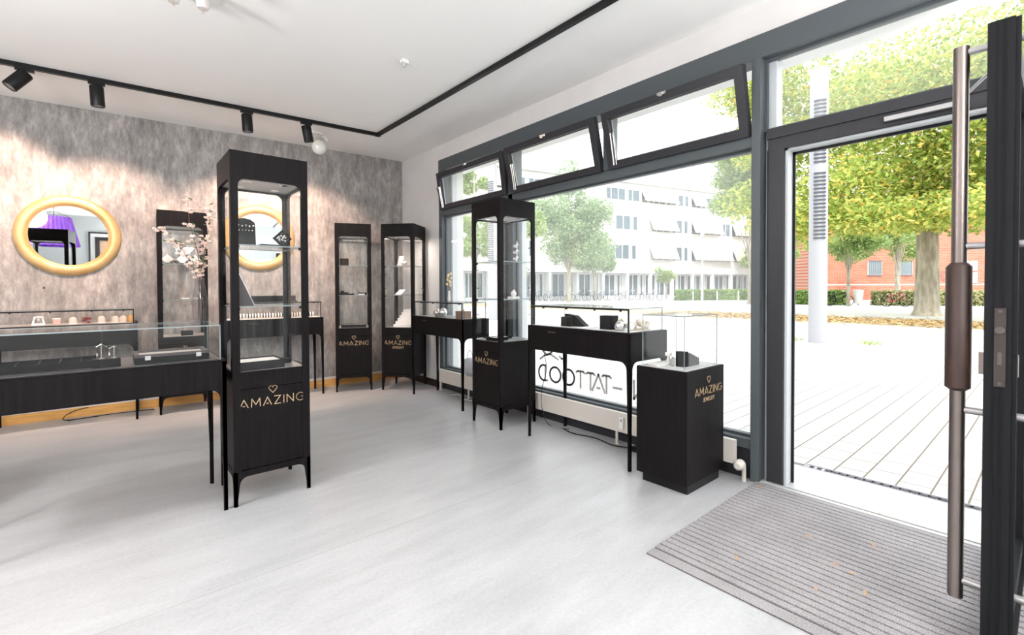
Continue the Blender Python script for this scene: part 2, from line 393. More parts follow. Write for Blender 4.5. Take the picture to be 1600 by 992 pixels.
def vent(n, y0, y1, label, ang=14):
    """bottom hung vent, tilted into the room"""
    r = struct(empty('window_%d' % n, (3.135, y0, 2.215)), label); r.rotation_euler = (0, -R_(ang), 0)
    dy, dz, f = y1-y0, .445, .058
    g = G(); g.plate([(0, 0), (dy, 0), (dy, dz), (0, dz)], [[(f, f), (dy-f, f), (dy-f, dz-f), (f, dz-f)]], (-.03, 0, 0), (0, 1, 0), (0, 0, 1), (.062, 0, 0))
    g.obj('sash', M_sash, r, bevel=.003)
    pane('glass_pane', .008, .014, f-.004, dy-f+.004, f-.004, dz-f+.004, r, M_pane, edge=False)
    g = G(); g.plate([(f-.004, f-.004), (dy-f+.004, f-.004), (dy-f+.004, dz-f+.004), (f-.004, dz-f+.004)], [[(f+.008, f+.008), (dy-f-.008, f+.008), (dy-f-.008, dz-f-.008), (f+.008, dz-f-.008)]], (.014, 0, 0), (0, 1, 0), (0, 0, 1), (.010, 0, 0))
    g.obj('glazing_bead', mat('bead', (.35, .36, .38), .4, metal=.6), r)
    g = G(); g.box(-.045, -.03, dy*.5-.035, dy*.5+.035, dz-.02, dz); g.box(-.058, -.045, dy*.5-.012, dy*.5+.012, dz-.03, dz-.005)
    g.obj('latch', M_chrome, r)
    st = struct(empty('trim_%d' % (n+10)), 'steel stay of the tilted vent')
    g = G(); a = Vector((3.16, y1+.012, 2.25)); b_ = Vector((3.135-.107*.75, y1-.002, 2.215+.43*.62))
    g.box(-.004, .004, -.003, .003, 0, (b_-a).length, Matrix.Translation(a) @ (b_-a).to_track_quat('Z', 'Y').to_matrix().to_4x4()); g.obj('stay_arm', M_chrome, st)
    g = G(); g.tube([(3.10, y1-.06, 2.235), (3.05, y1-.06, 2.48)], .008, 8); g.tube([(3.10, y1-.085, 2.235), (3.05, y1-.085, 2.48)], .005, 8); g.obj('gas_strut', M_chrome, st)
    g = G(); g.box(3.118, 3.126, dy*.1+y0, y1-dy*.1, 2.68, 2.69); g.obj('closing_rail', M_chrome, st)
    return r
vent(5, MY1[1]+.005, 4.985, 'left tilted vent window', 8)
vent(6, MY2[1]+.005, MY1[0]-.005, 'middle tilted vent window')
vent(7, CY[1]+.012, MY2[0]-.01, 'right tilted vent window')

# ------------------------------------------------------------------ window lettering, seen from behind
g = G()
V, NN = Vector((0, 0, 1)), Vector((-1, 0, 0)); U = Vector((0, 1, 0))
def gtext(t, ys, z, h):
    for c, y in zip(t, ys):
        wd, st = GL[c]
        for s_ in st: ribbon(g, [(p[0]*h, p[1]*h) for p in s_], h*.135, Vector((3.194, y, z)), U, V, NN, .002)
gtext('-TATTOO.D', [2.34, 2.455, 2.52, 2.63, 2.745, 2.865, 3.035, 3.21, 3.24], .352, .148)
gtext('N', [2.11], .352, .148)
for s_ in ([(0, .14), (.02, .03), (.07, .0), (.10, .02)], [(.22, .16), (.20, .05), (.27, .02), (.33, .06), (.32, .14)], [(.12, -.01), (.22, .03), (.3, .01), (.36, -.03)]):
    ribbon(g, [(p[0], p[1]) for p in s_], .019, Vector((3.194, 2.95, .585)), U, V, NN, .002)
o = g.obj('window_lettering', M_letter); tag(o, 'mirrored grey lettering stuck on the large shop window', 'lettering')

# ------------------------------------------------------------------ door
r = struct(empty('door_1', (0, 0, 0)), 'open glass entrance door')
g = G(); g.box(3.165, 3.27, .10, 1.21, 2.105, 2.235); g.box(3.165, 3.27, 1.115, 1.21, 0, 2.105); g.box(3.165, 3.27, .02, .10, 0, 2.69)
g.box(3.155, 3.165, .10, 1.215, 2.175, 2.24)
g.obj('door_frame', M_sash, r, bevel=.004)
g = G(); g.box(3.185, 3.262, 1.100, 1.115, 0.012, 2.105); g.box(3.185, 3.262, .10, 1.115, 2.092, 2.105); g.obj('rebate_strip', M_lrev, r)
g = G(); g.box(3.262, 3.275, 1.085, 1.115, 0.012, 2.105); g.box(3.262, 3.275, .10, 1.115, 2.075, 2.105); g.obj('door_seal', M_bmet, r)
g = G(); g.box(3.13, 3.165, .30, .62, 2.125, 2.15); g.obj('closer_rail', M_alu, r, bevel=.002)
g = G(); g.tube([(3.14, .34, 2.135), (2.72, .16, 2.15)], .007, 8); g.obj('closer_arm', M_alu, r)
# leaf, swung into the room
LX0, LX1, LY0, LY1, LZ0, LZ1 = 2.145, 3.165, .098, .160, .012, 2.09
g = G()
g.box(LX0, LX0+.085, LY0, LY1, LZ0, LZ1); g.box(LX1-.085, LX1, LY0, LY1, LZ0, LZ1)
g.box(LX0+.085, LX1-.085, LY0, LY1, LZ0, .12); g.box(LX0+.085, LX1-.085, LY0, LY1, LZ1-.09, LZ1)
g.box(LX0-.006, LX0, LY0+.02, LY0+.022, LZ0, LZ1); g.box(LX0-.004, LX0, LY0+.038, LY0+.04, LZ0, LZ1)
g.box(LX0, LX1, LY0-.012, LY0, LZ0, LZ0+.03); g.box(LX0+.012, LX0+.02, LY0-.012, LY0, LZ0, LZ1)
leaf = g.obj('door_leaf', M_dkdoor, r)
pane('glass_pane', LX0+.08, LX1-.08, .118, .138, .115, LZ1-.085, r, M_pane)
g = G(); g.box(LX0-.008, LX0-.004, LY0+.012, LY0+.038, .93, 1.18); pl = g.obj('lock_plate', mat('lock_plate', (.045, .034, .03), .5, metal=.3), r)
g = G(); g.tube([(LX0-.016, LY0+.025, 1.11), (LX0-.006, LY0+.025, 1.11)], .012, 12); g.box(LX0-.010, LX0-.006, LY0+.02, LY0+.03, 1.0, 1.04)
g.tube([(LX0-.010, LY0+.025, 1.17), (LX0-.006, LY0+.025, 1.17)], .005, 8); g.tube([(LX0-.010, LY0+.025, .94), (LX0-.006, LY0+.025, .94)], .005, 8); g.obj('lock_cylinder', mat('worn_steel', (.10, .085, .08), .45, metal=.5), pl)
g = G(); g.box(LX0+.03, LX0+.06, LY1, LY1+.014, .96, 1.03); g.box(LX0+.03, LX0+.06, LY0-.014, LY0, .96, 1.03); g.obj('key_rosette', M_steel, r)
for side, yb in (('outer', .226), ('inner', .036)):
    g = G(); g.tube([(2.20, yb, .185), (2.20, yb, 2.055)], .021, 16)
    hb = g.obj('door_handle', M_steel, r, smooth=True)
    g = G(); sgn = 1 if yb > .15 else -1; yl = LY1 if sgn > 0 else LY0
    for z in (.245, .83, 1.385, 2.035): g.tube([(2.20, yb, z), (2.20, yl, z)], .012, 10)
    g.obj('handle_bracket', M_alu, hb, smooth=True)
    g = G(); g.lathe([(.022, .895), (.034, .905), (.034, 1.315), (.022, 1.33)], (2.20, yb, 0), 20); g.obj('handle_grip', M_dwood, hb, smooth=True)
g = G(); g.box(3.125, 3.30, .02, 1.235, 0, .010); struct(g.obj('trim_7', mat('threshold_metal', (.62, .62, .62), .35, metal=.3)), 'metal door threshold')
g = G(); g.box(3.155, 3.162, .02, 1.235, .010, .014); struct(g.obj('trim_8', M_grey), 'dark groove in the threshold')
g = G(); g.box(3.30, 3.685, -3.0, 1.6, -.10, -.012); struct(g.obj('trim_9', mat('slab', (.50, .49, .48), .8)), 'pale concrete strip outside the door')

# ------------------------------------------------------------------ entrance mat
r = thing('entrance_mat', 'large ribbed grey mat sunk in front of the open door', 'mat', (0, 0, 0))
def _matc(nt, b):
    n = noise(nt, coords(nt), 260, 2, .8); n2 = noise(nt, coords(nt), 5, 3)
    c = ramp(nt, n, [(.33, (.14, .13, .135)), (.62, (.43, .41, .42))]); c = mixrgb(nt, 'MULTIPLY', 1, c, ramp(nt, n2, [(.3, (.88, .88, .88)), (.7, (1.08, 1.08, 1.08))]))
    nt.links.new(c, b.inputs['Base Color']); bump(nt, b, n, .5, .004)
M_mat = mat('ribbed_carpet', rough=.95, build=_matc)
g = G(); g.plate([(1.895, 1.25), (3.12, 1.245), (3.12, -1.0), (1.895, -1.0)], [], (0, 0, .0005), (1, 0, 0), (0, 1, 0), (0, 0, .0035)); g.obj('mat_base', mat('mat_base', (.045, .042, .044), .9), r)
g = G(); x = 1.965; g.box(1.895, 1.955, -1.0, 1.25, .004, .0075)
while x < 3.11:
    g.box(x, x+.034, -1.0, 1.25, .004, .011); x += .0445
g.obj('mat_ribs', M_mat, r)
M_dry = mat('dry_leaf', (.42, .27, .17), .8)
for i, (x, y, a) in enumerate([(2.16, .95, 20), (2.44, .64, 90), (2.42, .575, 150), (2.76, .57, 40), (2.18, .64, 200), (3.05, 1.20, 10), (3.16, .62, 70), (2.62, .80, 120), (2.3, .5, 10)]):
    g = G(); g.plate([(-.022, 0), (-.008, .010), (.004, .007), (.012, .013), (.024, .002), (.010, -.008), (-.006, -.006), (-.012, -.010)], [], (0, 0, 0), (1, 0, .12), (0, 1, -.1), (0, 0, .001))
    o = g.obj('dry_leaf', M_dry, loc=(x, y, .0125)); o.rotation_euler = (0, 0, R_(a)); o.scale = (.75, .75, .75)
    tag(o, 'dry brown leaf on the door mat, ' + ['leftmost toward the pedestal', 'middle of the trio near the mat centre', 'lower one of the trio near the mat centre', 'right of the trio near the mat centre', 'lone one below the leftmost leaf', 'at the top corner by the door column', 'close to the metal threshold', 'above the trio near the mat centre', 'nearest to the lower edge of the photo'][i], 'leaf', 'dry leaves on the door mat')

# ------------------------------------------------------------------ radiator
r = thing('radiator', 'long low cream radiator under the shop window', 'radiator', (0, 0, 0))
RX0, RX1, RY0, RY1, RZ0, RZ1 = 3.052, 3.084, 1.36, 4.98, .105, .255
g = G(); g.box(RX0, RX0+.012, RY0, RY1, RZ0, RZ1); g.box(RX1-.012, RX1, RY0, RY1, RZ0, RZ1)
g.box(RX0+.014, RX1-.014, RY0+.004, RY1-.004, RZ0+.006, RZ1-.012)
g.box(RX0, RX1, RY0-.002, RY0+.002, RZ0, RZ1); g.obj('heater_panel', M_cream, r, bevel=.003)
g = G(); g.box(RX0-.001, RX1, RY0, RY1, RZ1, RZ1+.004); g.obj('top_cover', M_cream, r)
for y in (1.62, 2.30, 3.35, 4.35, 4.95):
    g = G(); g.tube([(3.07, y, 0), (3.07, y, RZ0+.005)], .012, 10); g.lathe([(.017, 0), (.016, .006), (.012, .008)], (3.07, y, 0), 12); g.obj('foot', M_cream, r, smooth=True)
g = G(); g.tube([(3.068, 1.36, .12), (3.068, 1.325, .12), (3.072, 1.315, .11), (3.08, 1.312, .09), (3.08, 1.312, 0)], .013, 10); g.obj('supply_pipe', M_cream, r, smooth=True)
g = G(); g.lathe([(.012, 0), (.032, .006), (.034, .018), (.030, .05), (.018, .062)], seg=14, M=Matrix.Translation((3.055, 1.318, .118)) @ Matrix.Rotation(-pi/2, 4, 'Y')); g.obj('valve_knob', M_cream, r, smooth=True)
g = G(); g.box(RX0-.022, RX0, 2.215, 2.250, .135, .228); h_ = g.obj('heat_meter', M_white, r, bevel=.003)
g = G(); g.box(RX0-.0235, RX0-.022, 2.225, 2.240, .195, .216); g.obj('meter_display', M_grey, h_)

# ------------------------------------------------------------------ ceiling fittings
r = thing('track_rail', 'black L-shaped lighting track under the white ceiling', 'rail', (0, 0, 0))
tx = 2.355
def ytrk(x): return 5.105 - .0775*(x-tx)
g = G()
g.plate([(-4.4, ytrk(-4.4)-.018), (tx+.018, ytrk(tx)-.018), (tx+.018, ytrk(tx)+.018), (-4.4, ytrk(-4.4)+.018)], [], (0, 0, HC-.035), (1, 0, 0), (0, 1, 0), (0, 0, .035))
g.box(tx-.018, tx+.018, -2.5, ytrk(tx)-.018, HC-.035, HC); g.obj('track_profile', M_bmet, r)
g = G(); g.box(tx-.024, tx+.024, ytrk(tx)-.024, ytrk(tx)+.024, HC-.038, HC); g.obj('corner_joint', M_bmet, r)
SPOT = []
def spot(x, tilt, azim, label, aim, power):
    y = ytrk(x); z0 = HC-.035
    r = thing('track_spotlight', label, 'spotlight', (x, y, z0), 0, 'spotlights on the ceiling track')
    g = G(); g.box(-.055, .055, -.017, .017, -.022, 0); g.tube([(0, 0, -.022), (0, 0, -.055)], .011, 10); g.obj('adaptor', M_bmet, r)
    g = G(); M = Matrix.Translation((0, 0, -.052)) @ Matrix.Rotation(azim, 4, 'Z') @ Matrix.Rotation(tilt, 4, 'Y') @ Matrix.Translation((0, 0, -.02))
    g.lathe([(.028, .035), (.046, .035), (.048, .03), (.048, -.125), (.046, -.13), (.040, -.13), (.038, -.10), (.0001, -.10)], seg=24, M=M); hd = g.obj('lamp_head', M_bmet, r, smooth=True)
    g = G(); g.lathe([(.036, -.1005), (.0001, -.102)], seg=20, M=M); g.obj('lamp_lens', M_led, hd)
    ld = bpy.data.lights.new('spot_beam', 'SPOT'); ld.energy = power; ld.spot_size = R_(92); ld.spot_blend = .55; ld.color = (1, .70, .54); ld.shadow_soft_size = .03
    lo = bpy.data.objects.new('spot_beam', ld); COL.objects.link(lo)
    pos = Vector((x, y, z0-.072)) + Vector(aim).normalized()*.14
    lo.location = pos; lo.rotation_euler = Vector(aim).to_track_quat('-Z', 'Y').to_euler()
    return r
spot(-.49, .62, .25, 'leftmost track spotlight, tilted far to the left', (-.40, .75, -.9), 72)
spot(-.065, -.05, .3, 'second track spotlight from the left, hanging straight down', (.0, .62, -1.0), 72)
spot(1.04, -.06, .3, 'third track spotlight from the left, above the big cabinet', (.1, .62, -1.0), 72)
spot(1.585, -.22, .3, 'track spotlight nearest the corner beside the glass globe', (.2, .62, -1.0), 72)
r = thing('globe_lamp', 'small pearly glass globe lamp on the ceiling near the track corner', 'lamp', (1.835, 5.52, HC))
g = G(); g.box(-.16, .03, -.02, .02, -.016, 0); g.obj('ceiling_plate', M_white, r, bevel=.003)
g = G(); g.lathe([(.016, -.016), (.016, -.05), (.030, -.056), (.030, -.085), (.018, -.095)], seg=16); g.obj('lamp_socket', M_chrome, r, smooth=True)
g = G(); g.ball((0, 0, -.165), .082, 24); g.obj('globe', M_bulb, r, smooth=True)
g = G(); g.lathe([(.012, 0), (.03, .004), (.034, .03)], seg=14, M=Matrix.Translation((.045, -.015, -.075)) @ Matrix.Rotation(.9, 4, 'Y')); g.obj('glass_cup', M_white, r, smooth=True)
r = thing('smoke_alarm', 'tiny white sensor fixed to the ceiling', 'sensor', (1.765, 3.34, HC))
g = G(); g.box(-.028, .028, -.022, .022, -.03, 0); g.obj('housing', M_white, r, bevel=.004)
g = G(); g.lathe([(.008, -.06), (.016, -.045), (.02, -.03)], seg=14); g.obj('sensor_head', mat('sensor', (.45, .45, .44), .5), r, smooth=True)
g = G(); g.tube([(.028, .01, -.006), (.12, .03, -.004)], .003, 6); g.obj('cable', M_white, r)
r = thing('ceiling_lamp', 'white ceiling lamp with glass drops at the top edge', 'lamp', (.30, 3.22, HC))
g = G(); g.box(-.24, .24, -.24, .24, -.012, 0); g.box(-.17, .17, -.17, .17, -.03, -.012); g.obj('ceiling_plate', mat('lamp_white', (.84, .84, .82), .5), r, bevel=.005)
for x, y in ((-.16, -.14), (.0, .13), (.14, .10), (.13, -.13), (-.15, .12)):
    g = G(); g.lathe([(.014, -.03), (.03, -.045), (.036, -.09), (.028, -.12)], (x, y, 0), 14); g.obj('lamp_cup', mat('cup_glass', (.75, .70, .67), .2), r, smooth=True)
    g = G(); g.lathe([(.0001, -.16), (.007, -.14), (.002, -.12)], (x, y, 0), 8); g.obj('glass_drop', M_silver, r, smooth=True)
for i, (x, y) in enumerate(FILL_PANELS):  # added ceiling panels out of frame, fill light for the room
    r = thing('fill_panel', ('added fill panel out of frame nearest the left wall corner', 'added fill panel out of frame over the left middle of the shop', 'added fill panel out of frame above the purple lampshade side', 'added fill panel out of frame before the pale rear door')[i], 'lamp', (x, y, HC), 0, 'added fill panels')
    g = G(); g.plate([(-.62, -.62), (.62, -.62), (.62, .62), (-.62, .62)], [[(-.6, -.6), (.6, -.6), (.6, .6), (-.6, .6)]], (0, 0, -.04), (1, 0, 0), (0, 1, 0), (0, 0, .04)); g.obj('panel_frame', M_white, r)
    arealamp('fill_panel_light', (0, 0, -.035), 1.18, 1.18, FILL_PANEL_W, (1, .985, .97), parent=r)

for i, (x, y, z) in enumerate(FILL_GLOBES):  # added hanging globes out of frame, fill for ceiling and walls
    r = thing('fill_globe', ('added fill globe out of frame beside the purple shade', 'added fill globe out of frame closest to the rear wall', 'added fill globe out of frame above the left end of the front counter')[i], 'lamp', (x, y, HC), 0, 'added fill globes')
    g = G(); g.tube([(0, 0, 0), (0, 0, z-HC+.15)], .005, 6); g.lathe([(.06, -.025), (.06, 0)], seg=14); g.obj('cord', M_white, r)
    g = G(); g.ball((0, 0, z-HC), .03, 12); g.obj('bulb', M_fill, r, smooth=True)
    ld = bpy.data.lights.new('fill_globe_light', 'POINT'); ld.energy = FILL_GLOBE_W; ld.color = (1, .985, .965); ld.shadow_soft_size = .16
    lo = bpy.data.objects.new('fill_globe_light', ld); COL.objects.link(lo); lo.parent = r; lo.location = (0, 0, z-HC)

for i, (x, y) in enumerate(FILL_UPLIGHTS):  # added uplighters out of frame, there to whiten the ceiling
    r = thing('fill_uplighter', ('added fill uplighter out of frame left of the view', 'added fill uplighter out of frame behind the viewer', 'added fill uplighter out of frame beside the pale rear door')[i], 'lamp', (x, y, 0), 0, 'added fill uplighters')
    g = G(); g.lathe([(.14, 0), (.14, .02), (.02, .03), (.012, .06), (.012, 1.7)], seg=20); g.obj('lamp_pole', M_white, r, smooth=True)
    g = G(); g.lathe([(.02, 1.68), (.16, 1.82), (.17, 1.82), (.03, 1.67)], seg=24); g.obj('lamp_bowl', M_white, r, smooth=True)
    arealamp('fill_uplight', (0, 0, 1.80), .28, .28, FILL_UPLIGHT_W, (1, .985, .97), (0, 0, 1), r)

# ------------------------------------------------------------------ mirrors
def mirror(x, z, label, dx=0):
    y = ywall(x)
    r = thing('round_mirror', label, 'mirror', (x, y, z), -.0701, 'round gilt mirrors on the grey wall')
    M = Matrix.Rotation(pi/2, 4, 'X')
    g = G(); g.lathe([(.385, 0), (.388, .012), (.382, .020), (.366, .030), (.345, .037), (.322, .036), (.305, .028), (.298, .018), (.290, .014), (.286, .010), (.286, 0), (.385, 0)], seg=72, M=M); g.obj('mirror_frame', M_gold, r, smooth=True)
    g = G(); g.lathe([(.0001, .008), (.289, .008), (.289, .004), (.0001, .004)], seg=72, M=M); g.obj('mirror_pane', M_mirror, r)
mirror(-.295, 1.775, 'round gilt-framed mirror at the far left of the grey wall')
mirror(1.345, 1.85, 'round gilt-framed mirror behind the tall open cabinet')

# ==================================================================== CABINETS
def leg_poly(zb, wt, wf, r, zj):
    """profile of a tapering leg with a rounded spandrel running into the apron; u from outer edge"""
    P = [(0, 0), (wf, 0), (wt, zb-r)]
    for i in range(1, 7):
        a = pi - i*pi/12
        P.append((wt+r+r*cos(a), zb-r+r*sin(a)))
    P += [(wt+r, zj), (0, zj)]
    return P
def add_legs(r, w_, d_, zb, wt, wf, rr, zj, t=.02):
    lp = leg_poly(zb, wt, wf, rr, zj)
    for sx in (-1, 1):
        for sy in (-1, 1):
            g = G(); o = (sx*w_/2, sy*d_/2, 0)
            g.plate(lp, [], o, (-sx, 0, 0), (0, 0, 1), (0, -sy*t, 0)); g.plate(lp, [], o, (0, -sy, 0), (0, 0, 1), (-sx*t, 0, 0))
            g.obj('leg', M_black, r)
def cabinet(name, label, loc, rz, shelves=(1.15, 1.51), jewelry=False, pins='l', light=1.6, door_line=True):
    W_, H_, p, zb = .42, 2.04, .040, .165
    r = thing(name, label, 'display cabinet', loc, rz, 'tall black glazed display cabinets')
    add_legs(r, W_, W_, zb, .030, .015, .045, .20)
    g = G(); h = W_/2
    for (o, u, t) in (((-h, -h, 0), (1, 0, 0), (0, .018, 0)), ((-h, h, 0), (1, 0, 0), (0, -.018, 0)), ((-h, -h, 0), (0, 1, 0), (.018, 0, 0)), ((h, -h, 0), (0, 1, 0), (-.018, 0, 0))):
        g.plate([(.0005, .2), (.0752, .2), (.0752, .165), (W_-.0752, .165), (W_-.0752, .2), (W_-.0005, .2), (W_-.0005, H_), (.0005, H_)],
                [rrect(p, W_-p, .77, 1.885, .042, (0, 0, 1, 1)), [(p, .2), (W_-p, .2), (W_-p, .76), (p, .76)]], o, u, (0, 0, 1), t)
    g.obj('cabinet_frame', M_black, r)
    g = G(); g.box(-h+.002, h-.002, -h+.002, h-.002, H_-.02, H_); g.obj('top_panel', M_black, r)
    g = G(); g.box(-h+.018, h-.018, -h+.018, h-.018, .755, .77); g.obj('display_deck', M_deck, r)
    g = G(); g.box(-h+.018, h-.018, -h+.018, h-.018, 1.895, 1.905); lp = g.obj('lamp_panel', M_metalpanel, r)
    for x in (-.1, .1):
        for y in (-.1, .1):
            g = G(); g.lathe([(.022, 1.8945), (.026, 1.8945), (.026, 1.892), (.022, 1.892)], (x, y, 0), 16); g.obj('downlight', M_chrome, lp)
            g = G(); g.lathe([(.021, 1.8935), (.0001, 1.893)], (x, y, 0), 14); g.obj('lamp_lens', M_led, lp)
    # closed lower box
    g = G(); g.box(-h+p-.004, h-p+.004, -h+.004, -h+.016, .205, .668); dr = g.obj('door', M_black, r)
    logo(dr, (0, -h+.004, .562), (1, 0, 0), (0, -1, 0), .047, jewelry)
    g = G(); g.box(-h+p-.004, h-p+.004, -h+.004, -h+.016, .672, .76); g.obj('drawer_front', M_black, r)
    for (a, b, c, d) in ((-h+.004, -h+.014, -h+p, h-p), (h-.014, h-.004, -h+p, h-p)):
        g = G(); g.box(a, b, c, d, .2, .76); g.obj('side_panel', M_black, r)
    g = G(); g.box(-h+p, h-p, h-.014, h-.004, .2, .76); g.obj('back_panel', M_black, r)
    g = G(); g.box(-h+.018, h-.018, -h+.018, h-.018, .168, .18); g.obj('bottom_panel', M_black, r)
    q = h-.024
    for (a, b, c, d) in ((-q, q, -q, -q+.004), (-q, q, q-.004, q), (-q, -q+.004, -q, q), (q-.004, q, -q, q)):
        pane('glass_pane', a, b, c, d, .77, 1.895, r, M_clear, edge=False)
    for z in shelves:
        s = pane('glass_shelf', -q+.006, q-.006, -q+.006, q-.006, z-.007, z, r)
        for x in (-q+.012, q-.012):
            g = G(); g.box(x-.012, x+.012, -q+.002, -q+.012, z-.022, z-.006); g.obj('shelf_clip', M_bmet, s)
    for z in (1.0, 1.25, 1.42, 1.62, 1.75):
        for sg in (-1, 1):
            g = G(); g.tube([(sg*(q-.001), sg*(q-.02), z), (sg*(q-.022), sg*(q-.02), z-.002)], .004, 6); g.obj('shelf_pin', M_bmet, r)
    if light:
        arealamp('cabinet_light', (0, 0, 1.888), .26, .26, light, (1, .86, .74), parent=r)
    return r
CB = {}
CB['big'] = cabinet('display_cabinet', 'tallest-looking black glazed cabinet in the foreground at the end of the front counter', (.73, 3.262, 0), 0, light=1.0)
CB['bl'] = cabinet('display_cabinet', 'black glazed cabinet between the two round mirrors, behind the blossom vase', (.575, 6.00, 0), -.05, shelves=(1.15, 1.51), light=.7)
c, s_ = cos(-.38), sin(-.38)
CB['r1'] = cabinet('display_cabinet', 'black glazed cabinet against the grey wall left of the corner', (2.05+.21*c-.21*s_*1, 5.665+.21*s_+.21*c, 0), -.38, shelves=(1.17, 1.53), light=1.3)
an = R_(-50)
CB['r2'] = cabinet('display_cabinet', 'black glazed cabinet standing diagonally in the room corner, lettered with a second line', (2.53+.21*cos(an)-.21*sin(an), 5.43+.21*sin(an)+.21*cos(an), 0), an, shelves=(1.17, 1.53), jewelry=True, light=2.2)
CB['c3'] = cabinet('display_cabinet', 'black glazed cabinet in front of the shop window between two counters', (2.795, 3.39, 0), -pi/2, shelves=(1.15, 1.49), light=0)
CB['off'] = cabinet('display_cabinet', 'black glazed cabinet outside the view, seen only in the left mirror', (-.93, 3.89, 0), pi, light=0)

def counter(label, loc, rz, w_=1.03, d_=.43, h=.94, rail=True, za=None, zc=1.10, gl=None):
    """table-like show counter: apron on four tapering legs with a glass case on top; front = -Y"""
    za = za or h-.20
    r = thing('display_counter', label, 'display counter', loc, rz, 'black display counters with glass cases')
    add_legs(r, w_, d_, za, .029, .014, .055, h-.008)
    hw, hd = w_/2, d_/2
    g = G(); e = .0842
    g.box(-hw+e, hw-e, -hd, -hd+.02, za, h-.008); g.box(-hw+e, hw-e, hd-.02, hd, za, h-.008)
    g.box(-hw, -hw+.02, -hd+e, hd-e, za, h-.008); g.box(hw-.02, hw, -hd+e, hd-e, za, h-.008); g.obj('apron', M_black, r)
    g = G(); g.box(-hw+.02, hw-.02, -hd+.02, hd-.02, za+.02, h-.03); g.obj('drawer_box', M_black, r)
    g = G(); g.box(-hw, hw, -hd, hd, h-.008, h); g.obj('tabletop', M_black, r, bevel=.002)
    g = G(); g.box(-hw+.03, hw-.03, -hd+.03, hd-.03, h, h+.003); g.obj('display_deck', gl or M_deck, r)
    q, t = .022, .006
    gc = pane('glass_top', -hw+q, hw-q, -hd+q, hd-q, zc-t, zc, r)
    for (a, b, c, d) in ((-hw+q, hw-q, -hd+q, -hd+q+t), (-hw+q, hw-q, hd-q-t, hd-q), (-hw+q, -hw+q+t, -hd+q+t, hd-q-t), (hw-q-t, hw-q, -hd+q+t, hd-q-t)):
        pane('glass_pane', a, b, c, d, h+.001, zc-t, r, M_clear)
    if rail:
        g = G(); g.box(-hw+q-.002, hw-q+.002, -hd+q-.008, -hd+q-.001, zc-.014, zc-.002); g.obj('top_rail', M_bmet, r)
        for x in (-hw+q, hw-q-.008):
            g = G(); g.box(x, x+.008, -hd+q-.008, -hd+q-.001, h, zc-.014); g.obj('corner_post', M_bmet, r)
        g = G(); logo_h = .012; letters(g, 'AMAZING', logo_h, Vector((-hw*.45, -hd, h-.05)), Vector((1, 0, 0)), Vector((0, 0, 1)), Vector((0, -1, 0)), .12, .3, .001); g.obj('lettering', mat('dim_brass', (.12, .09, .06), .5), r)
        g = G()
        for x in (-hw*.7, -hw*.2, hw*.35, hw*.8): g.tube([(x, -hd+q+.004, zc-.018), (x, -hd+q+.02, zc-.018)], .006, 8)
        g.obj('light_clips', M_bmet, r)
    return r
CT = {}
CT['front'] = counter('black counter in the left foreground meeting the tall cabinet', (-.03, 3.302, 0), 0, 1.04, .50, .853, rail=False, za=.69, zc=1.05, gl=mat('dark_deck', (.06, .056, .055), .32))
CT['rear'] = counter('black counter along the grey wall at the far left under the gilt mirror', (-.30, 6.005, 0), -.05, 1.0, .43, .93, zc=1.065)
CT['mid'] = counter('black counter along the grey wall seen through the tall cabinet', (1.42, 5.90, 0), -.05, 1.02, .36, .915, zc=1.10, gl=mat('white_cloth', (.78, .74, .70), .8))
CT['c3'] = counter('black counter by the shop window next to the corner cabinet', (2.70+.172, 4.45, 0), -pi/2, 1.03, .345, .93, zc=1.10)
CT['t2'] = counter('black counter before the large shop window beside the square pedestal', (2.885, 2.395, 0), -pi/2-.010, 1.03, .450, .94, zc=1.105, gl=M_white)

# pedestal
r = thing('display_pedestal', 'square black pedestal with a clear glass cube and gold lettering', 'display pedestal', (2.818, 1.607, 0))
g = G(); g.box(-.232, .232, -.176, .176, .06, .745); b_ = g.obj('pedestal_body', M_black, r, bevel=.002)
logo(b_, (.03, -.176, .585), (1, 0, 0), (0, -1, 0), .045, True)
g = G(); g.box(-.20, .20, -.16, .15, 0, .06); g.obj('plinth', M_bmet, r)
g = G(); g.box(-.215, .215, -.16, .16, .745, .748); g.obj('display_deck', M_ltgrey, r)
a, b, c, d, t = -.205, .205, -.145, .15, .005
for q in ((a, b, c, c+t, .748, 1.07), (a, b, d-t, d, .748, 1.07), (a, a+t, c+t, d-t, .748, 1.07), (b-t, b, c+t, d-t, .748, 1.07)): pane('glass_pane', *q, r)
pane('glass_top', a, b, c, d, 1.07, 1.075, r)
